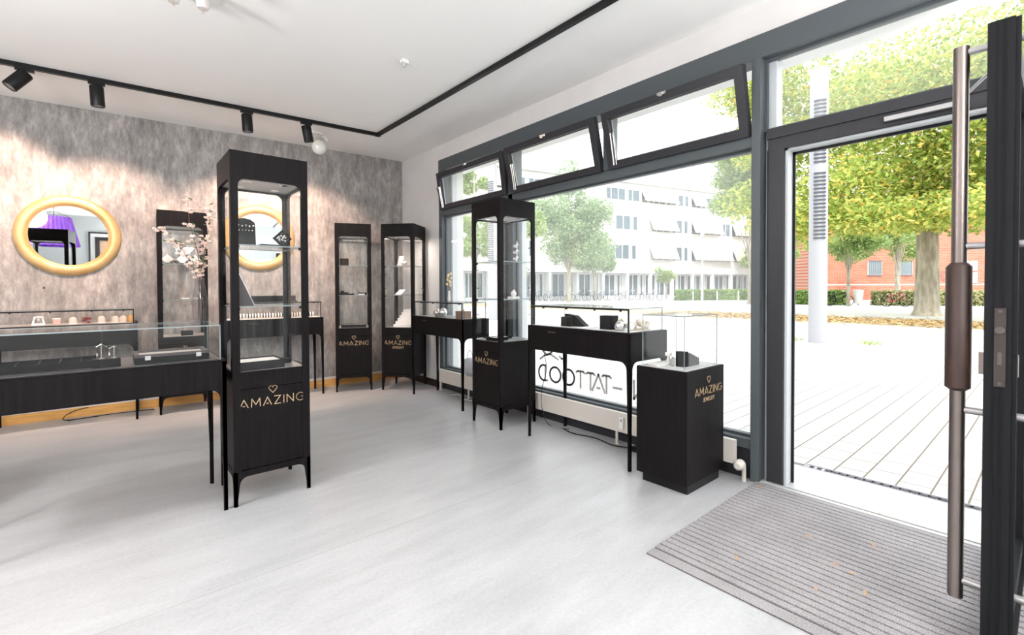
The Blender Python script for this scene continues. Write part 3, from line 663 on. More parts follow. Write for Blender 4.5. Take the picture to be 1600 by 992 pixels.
# ==================================================================== SMALL GOODS
def tr(local, key, D):
    o = D[key]; M = Matrix.Translation(o.location) @ Matrix.Rotation(o.rotation_euler.z, 4, 'Z'); return M @ Vector(local)
def small(name, label, cat, loc, rz, parts, group=None):
    r = thing(name, label, cat, loc, rz, group)
    for pn, g, mm in parts: g.obj(pn, mm, r, smooth=(pn in SM))
    return r
SM = {'ball', 'figure', 'petals', 'stand', 'globe_body', 'bottle', 'bust'}
def traybox(w_, d_, h, nx, ny, label, loc, rz, liner=None, name='jewelry_tray'):
    g = G(); g.plate([(-w_/2, -d_/2), (w_/2, -d_/2), (w_/2, d_/2), (-w_/2, d_/2)], [[(-w_/2+.008, -d_/2+.008), (w_/2-.008, -d_/2+.008), (w_/2-.008, d_/2-.008), (-w_/2+.008, d_/2-.008)]], (0, 0, 0), (1, 0, 0), (0, 1, 0), (0, 0, h))
    g2 = G(); g2.box(-w_/2+.008, w_/2-.008, -d_/2+.008, d_/2-.008, .0, h*(.55 if nx > 1 else .85))
    parts = [('tray_rim', g, M_bmatte), ('tray_liner', g2, liner or mat('tray_felt', (.16, .15, .15), .9))]
    if nx > 1 or ny > 1:
        g3 = G()
        for i in range(1, nx): x = -w_/2+w_*i/nx; g3.box(x-.003, x+.003, -d_/2+.008, d_/2-.008, h*.5, h*.9)
        for i in range(1, ny): y = -d_/2+d_*i/ny; g3.box(-w_/2+.008, w_/2-.008, y-.003, y+.003, h*.5, h*.9)
        parts.append(('dividers', g3, M_bmatte))
    return small(name, label, 'tray', loc, rz, parts)
ZF = .8565
traybox(.46, .24, .035, 6, 2, 'black divided tray inside the front counter at the left edge', (-.275, 3.29, ZF), .02)
# black block with silver stands
g = G(); g.box(-.055, .055, -.035, .035, 0, .042); r = small('display_block', 'small black block with silver earring stands in the front counter', 'block', (-.02, 3.17, ZF), 0, [('block_body', g, M_bmatte)])
for x, h in ((-.02, .075), (.03, .06)):
    g = G(); g.tube([(x, 0, .042), (x, 0, .042+h)], .0015, 6); g.tube([(x-.02, 0, .042+h*.8), (x, 0, .042+h), (x+.022, 0, .042+h*.75)], .0015, 6); g.lathe([(.012, .042), (.003, .046)], (x, 0, 0), 10); g.obj('earring_stand', M_silver, r)
for i, x in enumerate((.0, .05)):
    g = G(); g.lathe([(.0001, 0), (.006, .008), (.004, .03), (.0001, .05)], seg=8); g.lathe([(.016, -.002), (.016, 0)], seg=10)
    tag(g.obj('silver_earring', M_silver, smooth=True, loc=(x-.06, 3.40, ZF+.003)), ('left', 'right')[i]+' of two upright silver earrings behind the black block', 'earring', 'silver earrings in the front counter')
# flat case with clasps
g = G(); g.box(-.165, .165, -.12, .12, 0, .034); g2 = G(); g2.plate([(-.165, -.12), (.165, -.12), (.165, .12), (-.165, .12)], [[(-.145, -.10), (.145, -.10), (.145, .10), (-.145, .10)]], (0, 0, .035), (1, 0, 0), (0, 1, 0), (0, 0, .014))
g3 = G(); g3.box(-.145, .145, -.10, .10, .035, .037)
r = small('sample_case', 'flat dark case with pale window lid and two clasps in the front counter', 'case', (.255, 3.25, ZF), 0, [('case_body', g, M_bmatte), ('case_lid', g2, mat('case_brown', (.06, .05, .05), .5)), ('lid_window', g3, mat('lid_pale', (.52, .45, .42), .3))])
for x in (-.11, .115):
    g = G(); g.box(x-.012, x+.012, -.124, -.12, .02, .042); g.obj('clasp', M_chrome, r)
g = G(); g.box(-.03, .03, -.004, .004, 0, .055); small('tag_card', 'dark barcode-like card standing at the back of the front counter', 'card', (.30, 3.47, ZF), 0, [('card_sheet', g, M_bmatte)])
# cloche row in the rear counter
zr = .9335
for i, (x, kind) in enumerate([(-.50, 'big'), (-.38, 'lid'), (-.27, 'dome'), (-.17, 'red'), (-.07, 'dome'), (.03, 'dome'), (.090, 'dome'), (.145, 'amber')]):
    p = (x, ywall(x)-.30+.02, zr)
    if kind == 'dome':
        g = G(); g.lathe([(.030, .004), (.030, .035), (.026, .050), (.014, .060), (.0001, .063)], seg=14); g2 = G(); g2.lathe([(.032, 0), (.032, .005), (.0001, .005)], seg=14); g3 = G(); g3.box(-.02, .02, -.004, .004, .005, .035)
        small('ring_dome', ['', '', 'first clear dome box from the left in the rear counter', '', 'second clear dome box from the left in the rear counter', 'third clear dome box from the left in the rear counter', 'clear dome box beside the amber piece in the rear counter'][i], 'dome box', p, 0, [('stand', g2, M_white), ('display_card', g3, M_white), ('globe_body', g, mat('dome_pearl', (.78, .68, .60), .25, Alpha=.6))], 'dome boxes in the rear counter')
    elif kind == 'lid':
        g = G(); g.lathe([(.028, 0), (.030, .035), (.028, .045)], seg=14); g2 = G(); g2.lathe([(.031, .045), (.031, .055), (.0001, .056)], seg=14)
        small('lidded_jar', 'small pinkish jar with a white lid in the rear counter', 'jar', p, 0, [('jar_body', g, mat('pink_jar', (.72, .50, .44), .4)), ('lid', g2, M_white)])
    elif kind == 'red':
        g = G()
        random.seed(3)
        for k in range(9): g.ball((random.uniform(-.03, .03), random.uniform(-.01, .01), .012+random.uniform(0, .045)), .011, 8)
        g.box(-.03, .03, -.012, .012, 0, .006)
        tag(g.obj('red_ornament', M_red, smooth=True, loc=p), 'dark red beaded ornament among the clear dome boxes', 'ornament')
    elif kind == 'big':
        g = G(); g.plate([(-.045, 0), (.045, 0), (.03, .075), (-.03, .075)], [[(-.03, .012), (.03, .012), (.018, .062), (-.018, .062)]], (0, 0, 0), (1, 0, 0), (0, .2, 1), (0, .01, 0)); g.ball((0, .01, .035), .018, 10)
        tag(g.obj('silver_ornament', M_silver, smooth=False, loc=p), 'large silver ornament at the left end of the rear counter', 'ornament')
    else:
        g = G(); g.lathe([(.026, 0), (.028, .03), (.014, .06), (.0001, .072)], seg=12)
        tag(g.obj('amber_piece', M_amber, smooth=True, loc=p), 'amber coloured cone at the right end of the rear counter', 'ornament')
# rolls in the mid counter
for i in range(6):
    x = 1.06+i*.145; g = G(); g.tube([(-.062, 0, .027), (.062, 0, .027)], .026, 12); g2 = G()
    for k in range(4): g2.tube([(-.052+k*.028, 0, .0285), (-.040+k*.028, 0, .0285)], .028, 12)
    small('bracelet_roll', ('first', 'second', 'third', 'fourth', 'fifth', 'sixth')[i]+' pale roll of dark bracelets from the left in the counter behind the tall cabinet', 'jewelry roll', (x, 5.855-.05*(x-1.42), .9225), -.05, [('roll', g, M_white), ('bracelets', g2, M_bmatte)], 'bracelet rolls in the middle counter')
g = G(); g.box(-.30, .30, -.05, .05, 0, .012); g.box(-.30, .30, .03, .05, .012, .07); tag(g.obj('display_ledge', M_bmatte, loc=(1.38, 5.93, 1.1005)), 'long black ledge lying on the glass of the middle counter', 'ledge').rotation_euler = (0, 0, -.05)

# big cabinet ---------------------------------------------------------------
B = CB['big']
def onb(x, y, z): return (.73+x, 3.262+y, z)
g = G(); g.plate([(-.062, 0), (.062, 0), (.062, .135)] + [(.062*cos(a), .135+.03*sin(a)) for a in (R_(20), R_(50), R_(90), R_(130), R_(160))] + [(-.062, .135)], [], (0, 0, 0), (1, 0, 0), (0, .12, 1), (0, .004, 0))
g2 = G()
for k in range(6): g2.ball((-.05+k*.02, -.003+.013, .115+.004*(k % 2)), .006, 8); g2.ball((-.046+k*.018, -.003+.009, .09), .005, 8)
small('earring_card', 'arched black card with two rows of silver earrings on the upper glass shelf', 'card', onb(-.118, -.09, 1.5105), .0, [('card_sheet', g, M_bmatte), ('earrings', g2, M_silver)])
g = G(); g.box(-.055, .055, -.03, .03, 0, .012); tag(g.obj('flat_stand', M_bmatte, loc=onb(.02, -.08, 1.5105)), 'flat black stand lying on the upper glass shelf', 'stand')
g = G(); S = .055; g.plate([(0, 0), (S, S), (0, 2*S), (-S, S)], [[(0, .018), (S-.018, S), (0, 2*S-.018), (-S+.018, S)]], (0, 0, 0), (1, 0, 0), (0, 0, 1), (0, .02, 0)); g2 = G(); random.seed(5)
for k in range(10): g2.ball((random.uniform(-.02, .02), .01, S+random.uniform(-.02, .02)), .008, 6)
g3 = G(); g3.box(-.012, .012, .0, .02, 0, .006)
small('diamond_stand', 'black diamond-shaped frame with silver jewelry on the upper glass shelf', 'stand', onb(.095, -.09, 1.5105), 0, [('stand_frame', g, M_bmatte), ('brooch', g2, M_silver), ('stand_foot', g3, M_bmatte)])
g = G(); g.plate([(-.03, 0), (.025, 0), (.03, .05), (.022, .10), (-.02, .10)], [], (0, 0, 0), (1, 0, 0), (0, 0, 1), (0, .045, 0)); tag(g.obj('black_holder', M_bmatte, loc=onb(.145, .05, 1.5105)), 'black faceted holder at the right end of the upper glass shelf', 'holder')
g = G(); g.plate([(0, 0), (.10, 0), (.095, .006), (0.02, .19), (0.005, .185)], [], (0, 0, 0), (1, 0, 0), (0, 0, 1), (0, .16, 0)); g2 = G(); g2.plate([(.101, 0), (.104, 0), (.024, .194), (.02, .19)], [], (0, -.002, 0), (1, 0, 0), (0, 0, 1), (0, .164, 0))
small('leaning_board', 'dark wedge board with a pale front leaning on the lower glass shelf', 'board', onb(-.17, -.09, 1.1505), 0, [('board_body', g, mat('board_brown', (.05, .04, .045), .6)), ('board_front', g2, M_ltgrey)])
traybox(.25, .22, .05, 1, 1, 'black tray with a pale cushion on the deck of the tall cabinet', onb(-.05, -.06, .7705), .02, mat('pale_cushion', (.85, .80, .76), .8))
g = G(); g.box(-.045, .045, -.03, .03, 0, .03); tag(g.obj('ring_box', M_bmet, loc=onb(.115, .02, .7705)), 'small glossy black box right of the tray in the tall cabinet', 'box')
# back-left cabinet
for i, (x, k) in enumerate(((-.125, 0), (.0, 0), (.11, 0))):
    p = tr((x, -.08, 1.5105), 'bl', CB)
    g = G(); S = .05; g.plate([(0, 0), (S, S), (0, 2*S), (-S, S)], [], (0, 0, 0), (1, 0, 0), (0, 0, 1), (0, .006, 0)); g2 = G(); g2.box(-.02, .02, -.006, .012, 0, .01)
    small('white_diamond_stand', ('left', 'middle', 'right')[i]+' white diamond-shaped card in the cabinet between the mirrors', 'stand', p, -.05, [('card_sheet', g, M_white), ('stand_foot', g2, M_bmatte)], 'white diamond cards')
    p = tr((x+.058 if i < 2 else x+.03, -.135, 1.5105), 'bl', CB); p.z += 0
    g = G()
    for q in range(3): g.ball(((q-1)*.02, 0, .018+(.012 if q == 1 else 0)), .018, 10)
    tag(g.obj('knot_ornament', mat('dark_pewter', (.10, .09, .08), .35, metal=.6), smooth=True, loc=p), ('left', 'middle', 'right')[i]+' dark knot-shaped ornament in the cabinet between the mirrors', 'ornament', 'dark knot ornaments')
g = G(); g.box(-.05, .05, -.03, .03, 0, .05); tag(g.obj('dark_box', M_bmatte, loc=tr((.03, -.08, .7705), 'bl', CB)), 'dark box on the deck of the cabinet between the mirrors', 'box')
for z, x in ((1.1505, .02), (1.1505, .12)):
    g = G(); g.box(-.035, .035, -.02, .02, 0, .008); tag(g.obj('white_card', M_white, loc=tr((x, -.05, z), 'bl', CB)), ('left' if x < .1 else 'right')+' thin white card on the lower shelf of the cabinet between the mirrors', 'card', 'thin white cards')
# r1
p = tr((-.105, -.08, 1.5305), 'r1', CB); g = G(); g.box(-.05, .05, -.03, .03, 0, .09); o = g.obj('black_box', M_bmatte, loc=p); o.rotation_euler.z = -.3; tag(o, 'black box on the upper shelf of the cabinet left of the corner', 'box')
p = tr((-.09, -.08, 1.1705), 'r1', CB); g = G(); g.box(-.08, .10, -.03, .03, 0, .018); g.box(-.07, .03, -.02, .02, .018, .035); g.box(-.06, -.02, -.015, .015, .035, .055); o = g.obj('stepped_stand', M_bmatte, loc=p); o.rotation_euler.z = -.38; tag(o, 'black stepped stand on the lower shelf of the cabinet left of the corner', 'stand')
p = tr((.105, -.08, 1.1705), 'r1', CB); g = G(); g.box(-.05, .05, -.03, .03, .016, .03); g.box(.03, .05, -.03, .03, 0, .016); g2 = G(); g2.box(-.045, .025, -.028, .028, 0, .016); small('watch_stand', 'black and white stand beside the stepped one on the lower shelf', 'stand', p, -.38, [('stand_cap', g, M_bmatte), ('cushion', g2, M_white)])
traybox(.29, .16, .04, 1, 1, 'black tray filled with white cushion on the deck left of the corner', tr((-.0, -.07, .7705), 'r1', CB), -.38, M_white)
# r2
p = tr((.03, -.06, 1.5305), 'r2', CB); g = G()
for k in range(6):
    a = k*pi/3; g.ball((.022*cos(a), .022*sin(a), .03+.012*(k % 2)), .017, 10)
g.lathe([(.02, 0), (.012, .02)], seg=10); tag(g.obj('ceramic_flower', M_white, smooth=True, loc=p), 'white ceramic flower on the upper shelf of the corner cabinet', 'ornament')
p = tr((-.05, -.02, 1.5305), 'r2', CB); g = G(); g.plate([(-.035, 0), (.03, 0), (.045, .13), (-.015, .13)], [], (0, 0, 0), (1, 0, 0), (0, .25, 1), (0, .005, 0)); o = g.obj('slanted_card', M_petal, loc=p); o.rotation_euler.z = an; tag(o, 'pinkish slanted card behind the ceramic flower in the corner cabinet', 'card')
p = tr((-.05, -.05, 1.1705), 'r2', CB); g = G(); g.plate([(-.06, 0), (.03, 0), (.075, .065), (-.0, .065)], [], (0, 0, 0), (1, 0, 0), (0, .5, 1), (0, .005, 0)); o = g.obj('leaning_card', M_white, loc=p); o.rotation_euler.z = an; tag(o, 'white card leaning on the lower shelf of the corner cabinet', 'card')
p = tr((.12, -.04, 1.1705), 'r2', CB); g = G(); g.ball((0, 0, .022), .022, 10); g.ball((.03, 0, .016), .016, 10); tag(g.obj('pearl_ornament', M_petal, smooth=True, loc=p), 'two pearl-coloured balls on the lower shelf of the corner cabinet', 'ornament')
p = tr((.02, 0.0, .7705), 'r2', CB); g = G()
for k in range(6): g.box(-.11+.008*k, .11-.004*k, -.13+.045*k, .14, .035*k, .035*(k+1))
o = g.obj('display_steps', M_white, loc=p); o.rotation_euler.z = an; tag(o, 'white stepped display stand on the deck of the corner cabinet', 'stand')
# cab by the window
for k in range(3):
    p = Vector((2.93, 3.36, 1.4905 + .0)); g = G()
for k, z in enumerate((1.4905, 1.56, 1.63)):
    pass
g = G()
for k in range(3):
    g.tube([(0, -.02, .05+.06*k), (0, .0, .03+.06*k), (0, .035, .035+.06*k)], [.012, .016, .010], 10)
g2 = G(); g2.tube([(.012, 0, 0), (.012, 0, .20)], .005, 8); g2.lathe([(.03, 0), (.03, .006)], seg=14)
small('bracelet_tree', 'white three-tiered ring tree on the upper shelf of the window cabinet', 'stand', (2.90, 3.33, 1.4905), 0, [('stand', g2, M_white), ('figure', g, M_white)])
g = G(); g.box(-.04, .04, -.04, .04, 0, .02); g.ball((0, 0, .045), .028, 10); g.ball((0.02, .02, .07), .014, 10); tag(g.obj('white_figurine', M_white, smooth=False, loc=(2.86, 3.32, 1.1505)), 'little white figurine on the lower shelf of the window cabinet', 'figurine')
traybox(.20, .14, .03, 1, 1, 'black tray with grey liner on the deck of the window cabinet', (2.725, 3.37, .7705), .1, M_ltgrey)
g = G(); g.plate([(-.09, -.04), (.10, -.05), (.12, .02), (-.06, .05)], [], (0, 0, 0), (1, 0, 0), (0, 1, 0), (0, 0, .006)); g.plate([(-.07, -.03), (.12, -.01), (.10, .05), (-.08, .04)], [], (0, 0, .007), (1, 0, 0), (0, 1, 0), (0, 0, .006)); tag(g.obj('flat_papers', mat('grey_paper', (.35, .36, .38), .5), loc=(2.855, 3.32, .7705)), 'flat grey papers beside the tray in the window cabinet', 'papers')
# counter c3: baubles and wooden box
zc3 = .9335
def bauble(x, y, z0, rad, label, m_=None):
    r = thing('glass_bauble', label, 'bauble', (x, y, z0), 0, 'silvery baubles in the window counters')
    g = G(); g.ball((0, 0, rad), rad, 20); g.obj('ball', m_ or M_silver, r, smooth=True)
    g = G(); g.lathe([(rad*.35, 2*rad-.004), (rad*.3, 2*rad+.004), (.002, 2*rad+.006)], seg=12); g.obj('bauble_cap', M_brass, r)
bauble(2.79, 4.56, zc3, .042, 'left bauble in the counter beside the corner cabinet')
bauble(2.80, 4.45, zc3, .048, 'shiny right bauble in the counter beside the corner cabinet', M_chrome)
bauble(2.86, 4.52, zc3, .030, 'small bauble behind the pair in the corner-side counter', M_petal)
g = G(); g.box(-.05, .05, -.075, .075, 0, .075); g2 = G(); g2.lathe([(.008, .075), (.012, .09), (.0001, .10)], seg=10); small('wooden_box', 'brown wooden box in the counter beside the corner cabinet', 'box', (2.83, 4.10, zc3), 0, [('box_body', g, mat('box_wood', (.26, .17, .12), .5)), ('knob', g2, M_brass)])
g = G(); g.box(-.03, .03, -.04, .04, 0, .03); g.ball((0, 0, .04), .014, 10); tag(g.obj('white_holder', M_white, loc=(2.92, 4.27, zc3)), 'small white holder between the baubles and the wooden box', 'holder')
# white blossom stem standing on that counter's glass
r = thing('flower_vase', 'slim vase with pale orchid standing by the left window jamb', 'vase', (2.99, 4.62, 1.1005))
g = G(); g.lathe([(.014, 0), (.018, .03), (.012, .10), (.014, .12)], seg=12); g.obj('vase_body', M_white, r, smooth=True)
g = G(); g.tube([(0, 0, .1), (.0, .01, .2), (0, -.01, .30)], .003, 6); g.obj('stem', M_stem, r)
g = G()
for k in range(9):
    a = k*2.3; g.ball((.018*cos(a), .03*sin(a), .18+.017*k), .016, 8)
g.obj('petals', mat('orchid', (.80, .66, .42), .6), r, smooth=True)
# T2 goods
z2 = .9435
g = G(); g.box(-.05, .05, -.05, .05, 0, .075); g2 = G(); g2.plate([(-.05, 0), (.16, .0), (.05, .085), (-.05, .095)], [], (0, 0, 0), (0, -1, 0), (0, 0, 1), (.05, 0, 0))
small('wedge_stand', 'black wedge-shaped jewelry stand in the large window counter', 'stand', (2.80, 2.56, z2), .05, [('block_body', g, M_bmatte), ('wedge', g2, M_bmatte)])
g = G(); g.plate([(-.09, -.05), (.08, -.06), (.09, .04), (-.08, .06)], [], (0, 0, 0), (1, 0, 0), (0, 1, 0), (0, 0, .004)); tag(g.obj('white_sheet', M_white, loc=(2.76, 2.36, z2)), 'white sheet lying before the wedge stand', 'sheet')
g = G(); g.box(-.045, .045, -.05, .05, 0, .10); tag(g.obj('black_box', M_bmatte, loc=(2.80, 2.17, z2)), 'tall black box beside the baubles in the large window counter', 'box')
bauble(2.735, 2.03, z2, .034, 'lowest front bauble in the large window counter', M_chrome)
bauble(2.805, 2.06, z2, .040, 'bauble behind the front one in the large window counter')
bauble(2.80, 1.98, z2, .030, 'pale bauble nearest the counter corner', M_white)
g = G(); random.seed(8)
for k in range(12): g.ball((random.uniform(-.05, .05), random.uniform(-.05, .05), random.uniform(.018, .06)), .02, 8)
g.lathe([(.07, 0), (.075, .008)], seg=16); tag(g.obj('coral_ornament', mat('coral_white', (.72, .64, .54), .7), smooth=True, loc=(2.93, 1.99, z2)), 'cream coral ornament in the counter beside the pedestal', 'ornament')
# pedestal goods
zp = .7485
g = G(); g.box(-.022, .022, -.03, .03, 0, .095); tag(g.obj('black_box', M_bmatte, loc=(2.745, 1.555, zp)), 'upright black box inside the pedestal glass cube', 'box')
g = G()
for k in range(5): g.box(-.02+.026*k, .006+.026*k, -.035, .035, 0, .085-.010*k)
tag(g.obj('stepped_box', mat('grey_box', (.15, .145, .15), .6), loc=(2.795, 1.56, zp)), 'grey stepped box beside the black one inside the glass cube', 'box')
g = G(); g.plate([(-.08, -.04), (.06, -.05), (.09, .03), (-.05, .05)], [], (0, 0, 0), (1, 0, 0), (0, 1, 0), (0, 0, .008)); tag(g.obj('white_booklet', M_white, loc=(2.70, 1.69, zp)), 'white booklet lying inside the glass cube', 'booklet')
g = G(); g.lathe([(.014, 0), (.016, .03), (.010, .045), (.010, .06)], seg=12); g2 = G(); g2.box(-.012, .012, -.018, .018, .06, .08)
small('white_bottle', 'small white bottle left of the black box inside the glass cube', 'bottle', (2.74, 1.645, zp), 0, [('bottle', g, M_ltgrey), ('bottle_cap', g2, M_white)])
g = G(); g.lathe([(.009, 0), (.009, .05), (.004, .06)], seg=10); tag(g.obj('small_vial', M_grey, smooth=True, loc=(2.715, 1.60, zp)), 'little grey vial between the bottle and the black box', 'vial')

# sphere on the radiator end
r = thing('round_lantern', 'round pale lantern with a wire loop resting on the radiator', 'lantern', (3.068, 4.32, .2592))
g = G(); g.ball((0, 0, .105), .105, 24); g.obj('globe_body', mat('lantern_grey', (.45, .46, .48), .5), r, smooth=True)
g = G(); g.tube([(0, .05*cos(R_(a)), .205+.085*sin(R_(a))) for a in range(0, 181, 15)], .003, 6); g.obj('wire_loop', M_grey, r)

# blossom vase on the front counter
r = thing('blossom_vase', 'clear glass vase of pink blossom branches on the front counter', 'vase', (.415, 3.42, 1.0505))
g = G(); g.lathe([(.040, 0), (.044, .01), (.044, .12), (.030, .20), (.024, .25), (.028, .27), (.026, .27), (.022, .25), (.028, .20), (.040, .12), (.040, .012), (.0001, .012)], seg=24); g.obj('vase_body', glassmat('vase_glass', (.90, .88, .89), 1.0), r, smooth=True)
random.seed(11)
BR = [[(0, 0, .02), (.005, 0, .25), (-.01, -.02, .42), (-.05, -.02, .60), (-.055, 0, .75)],
      [(.01, 0, .02), (-.005, .0, .25), (.03, -.02, .45), (.055, -.01, .62), (.06, 0, .70)],
      [(-.01, .01, .02), (0, .005, .25), (-.06, 0, .40), (-.13, .0, .50), (-.21, .01, .56)],
      [(0, .01, .02), (0, 0, .26), (.02, .02, .36), (.02, .02, .46)]]
for br in BR:
    g = G(); g.tube(br, [.003, .0028, .0024, .002, .0012][:len(br)], 6); b_ = g.obj('branch', M_stem, r)
    g = G(); gl = G(); P = [Vector(p) for p in br]
    for k in range(42 if len(br) > 4 else 16):
        t = random.uniform(1.15, len(P)-1.001); i = int(t); p = P[i].lerp(P[i+1], t-i)
        c = p + Vector((random.gauss(0, .014), random.gauss(0, .014), random.gauss(0, .012)))
        for q in range(5):
            a = q*2*pi/5+k; d = Vector((cos(a), sin(a)*.7, sin(a)*.7))*.0075; g.ball(c+d, .0058, 6, .6)
        if k % 2 == 0: gl.plate([(0, 0), (.012, .009), (.034, 0), (.012, -.009)], [], c, (cos(k), sin(k), .3), (-sin(k), cos(k), .2), (0, 0, .001))
    g.obj('petals', M_petal, b_, smooth=True)['kind'] = 'stuff'; gl.obj('leaves', M_green, b_)['kind'] = 'stuff'

# cables on the floor
def cable(pts, label, rad=.004, m_=None):
    P = [Vector(p) for p in pts]; out = []
    for i in range(len(P)-1):
        p0, p1, p2, p3 = P[max(i-1, 0)], P[i], P[i+1], P[min(i+2, len(P)-1)]
        for k in range(6):
            t = k/6; out.append(.5*((2*p1)+(-p0+p2)*t+(2*p0-5*p1+4*p2-p3)*t*t+(-p0+3*p1-3*p2+p3)*t**3))
    out.append(P[-1]); g = G(); g.tube(out, rad, 6); return tag(g.obj('power_cable', m_ or M_bmet, smooth=True), label, 'cable')
cable([(-.10, 6.15, .0045), (-.33, 6.16, .0045), (-.36, 6.22, .02), (-.30, 6.255, .06), (-.18, 6.25, .085)], 'black cable looping up the orange baseboard under the rear counter')
cable([(-.33, 6.13, .0045), (-.05, 6.17, .0045), (.20, 6.14, .0045), (.33, 6.12, .0045)], 'black cable lying along the orange baseboard')
cable([(3.06, 3.16, .75), (3.10, 3.13, .5), (3.005, 3.10, .30), (3.0, 3.08, .12), (3.01, 3.0, .0045), (3.05, 2.8, .0045)], 'thin cable hanging beside the window cabinet', .003)
cable([(3.03, 2.85, .0045), (2.99, 2.7, .0045), (3.035, 2.5, .0045), (3.0, 2.3, .0045), (3.02, 2.16, .015)], 'black cable snaking under the radiator', .005)
r = thing('power_strip', 'black power strip with plugs on the floor under the radiator', 'power strip', (3.022, 1.98, 0), pi/2)
g = G(); g.box(-.16, .16, -.022, .022, 0, .030); g.obj('strip_body', M_bmet, r, bevel=.004)
for x in (-.1, -.03, .08):
    g = G(); g.box(x-.022, x+.022, -.02, .02, .035, .07); g.obj('plug', M_bmatte, r, bevel=.003)
r = thing('power_adaptor', 'small black adaptor on the floor beneath the corner-side counter', 'adaptor', (3.03, 4.12, 0), 0)
g = G(); g.box(-.035, .035, -.06, .06, 0, .045); g.obj('adaptor_body', M_bmet, r, bevel=.004)
cable([(3.03, 4.18, .0045), (3.0, 4.35, .0045), (3.04, 4.5, .02), (3.0, 4.6, .0045)], 'white tangled cable near the corner-side counter', .004, M_white)

# behind the viewer, seen in the mirrors
r = thing('pendant_lamp', 'purple pleated pendant shade reflected in the left mirror', 'lamp', (-1.62, .40, HC))
g = G(); n = 60
def shade(r0, r1, z0, z1):
    ra = [[], []]
    for k in range(n):
        a = 2*pi*k/n; w_ = 1+.025*(-1)**k
        ra[0].append(g.bm.verts.new((r0*w_*cos(a), r0*w_*sin(a), z0))); ra[1].append(g.bm.verts.new((r1*w_*cos(a), r1*w_*sin(a), z1)))
    for k in range(n): g._f([ra[0][k], ra[0][(k+1) % n], ra[1][(k+1) % n], ra[1][k]])
shade(.36, .24, -.96, -.42); g.obj('lamp_shade', M_purple, r)
g = G(); g.tube([(0, 0, 0), (0, 0, -.4)], .005, 6); g.tube([(-.24, 0, -.42), (0, 0, -.3), (.24, 0, -.42)], .004, 6); g.lathe([(.05, -.03), (.05, 0)], seg=14); g.obj('lamp_cord', M_bmet, r)
r = thing('picture_frame', 'black double picture frame on the rear wall reflected in the left mirror', 'picture', (-1.15, YB, 1.55))
g = G(); g.plate([(-.5, 0), (.5, 0), (.5, 1.1), (-.5, 1.1)], [[(-.47, .03), (.47, .03), (.47, 1.07), (-.47, 1.07)]], (0, 0, 0), (1, 0, 0), (0, 0, 1), (0, .04, 0)); g.plate([(-.38, .12), (.38, .12), (.38, .98), (-.38, .98)], [[(-.30, .20), (.30, .20), (.30, .90), (-.30, .90)]], (0, .01, 0), (1, 0, 0), (0, 0, 1), (0, .03, 0)); g.obj('frame_moulding', M_bmet, r)
g = G(); g.box(-.47, .47, 0.001, .006, .03, 1.07); g.obj('mount_board', M_ltgrey, r)
g = G(); g.box(-.3, .3, .007, .012, .2, .9); g.obj('picture_sheet', mat('sepia', (.45, .30, .20), .6), r)
r = struct(empty('door_2', (1.9, YB, 0)), 'pale rear door seen in the right mirror')
g = G(); g.box(-.45, .45, .0, .04, 0, 2.1); g.obj('door_panel', mat('pale_blue_paint', (.62, .68, .68), .5), r)
for x in (-.33, -.05, .22):
    g = G(); g.box(x, x+.1, .04, .05, .3, 1.9); g.obj('door_pane', mat('dim_glass', (.10, .12, .13), .2), r)

# ==================================================================== OUTSIDE
GZ = -.02
def _pave(nt, b):
    v = coords(nt); br = N(nt, 'ShaderNodeTexBrick'); br.offset = .5
    br.inputs['Color1'].default_value = (.54, .535, .52, 1); br.inputs['Color2'].default_value = (.60, .59, .575, 1); br.inputs['Mortar'].default_value = (.17, .14, .10, 1)
    br.inputs['Scale'].default_value = 1; br.inputs['Mortar Size'].default_value = .006; br.inputs['Brick Width'].default_value = .26; br.inputs['Row Height'].default_value = .168; br.inputs['Mortar Smooth'].default_value = .3
    nt.links.new(v, br.inputs['Vector']); n = noise(nt, v, 3, 5)
    c = mixrgb(nt, 'MULTIPLY', 1, br.outputs[0], ramp(nt, n, [(.3, (.9, .9, .9)), (.7, (1.06, 1.06, 1.06))]))
    nt.links.new(c, b.inputs['Base Color'])
g = G(); g.box(3.76, 17.5, -40, 60, -.3, GZ); g.box(3.3, 3.76, -40, -3, -.3, GZ); g.box(3.3, 3.76, 1.6, 60, -.3, GZ); g.box(3.685, 3.76, -3, 1.6, -.3, -.0555)
struct(g.obj('floor_pavement', mat('paving', rough=.8, build=_pave)), 'pale concrete block paving outside')
g = G(); g.box(17.5, 19.2, -60, 120, -.3, GZ); g.box(23.6, 200, -80, 160, -.3, GZ)
struct(g.obj('floor_road', mat('pale_asphalt', rough=.85, build=noisy((.56, .55, .55), (.64, .63, .62), .7))), 'pale asphalt square')
g = G(); g.box(19.2, 23.6, -60, 120, -.3, GZ+.001)
struct(g.obj('floor_verge', mat('verge', rough=.95, build=noisy((.36, .28, .18), (.52, .43, .30), 2))), 'sandy verge under the big tree')
random.seed(21)
g = G(); NLv = 8000
verts, faces = [], []
for k in range(NLv):
    y = random.uniform(-6, 13); x = random.gauss(21.2, 1.3); a = random.uniform(0, 6.28); s = random.uniform(.05, .11)
    if not 18 < x < 24.4: continue
    i = len(verts)
    for q in range(4): verts.append((x+s*cos(a+q*pi/2)*(1 if q % 2 else .6), y+s*sin(a+q*pi/2)*(1 if q % 2 else .6), GZ+.012+random.uniform(0, .03)))
    faces.append((i, i+1, i+2, i+3))
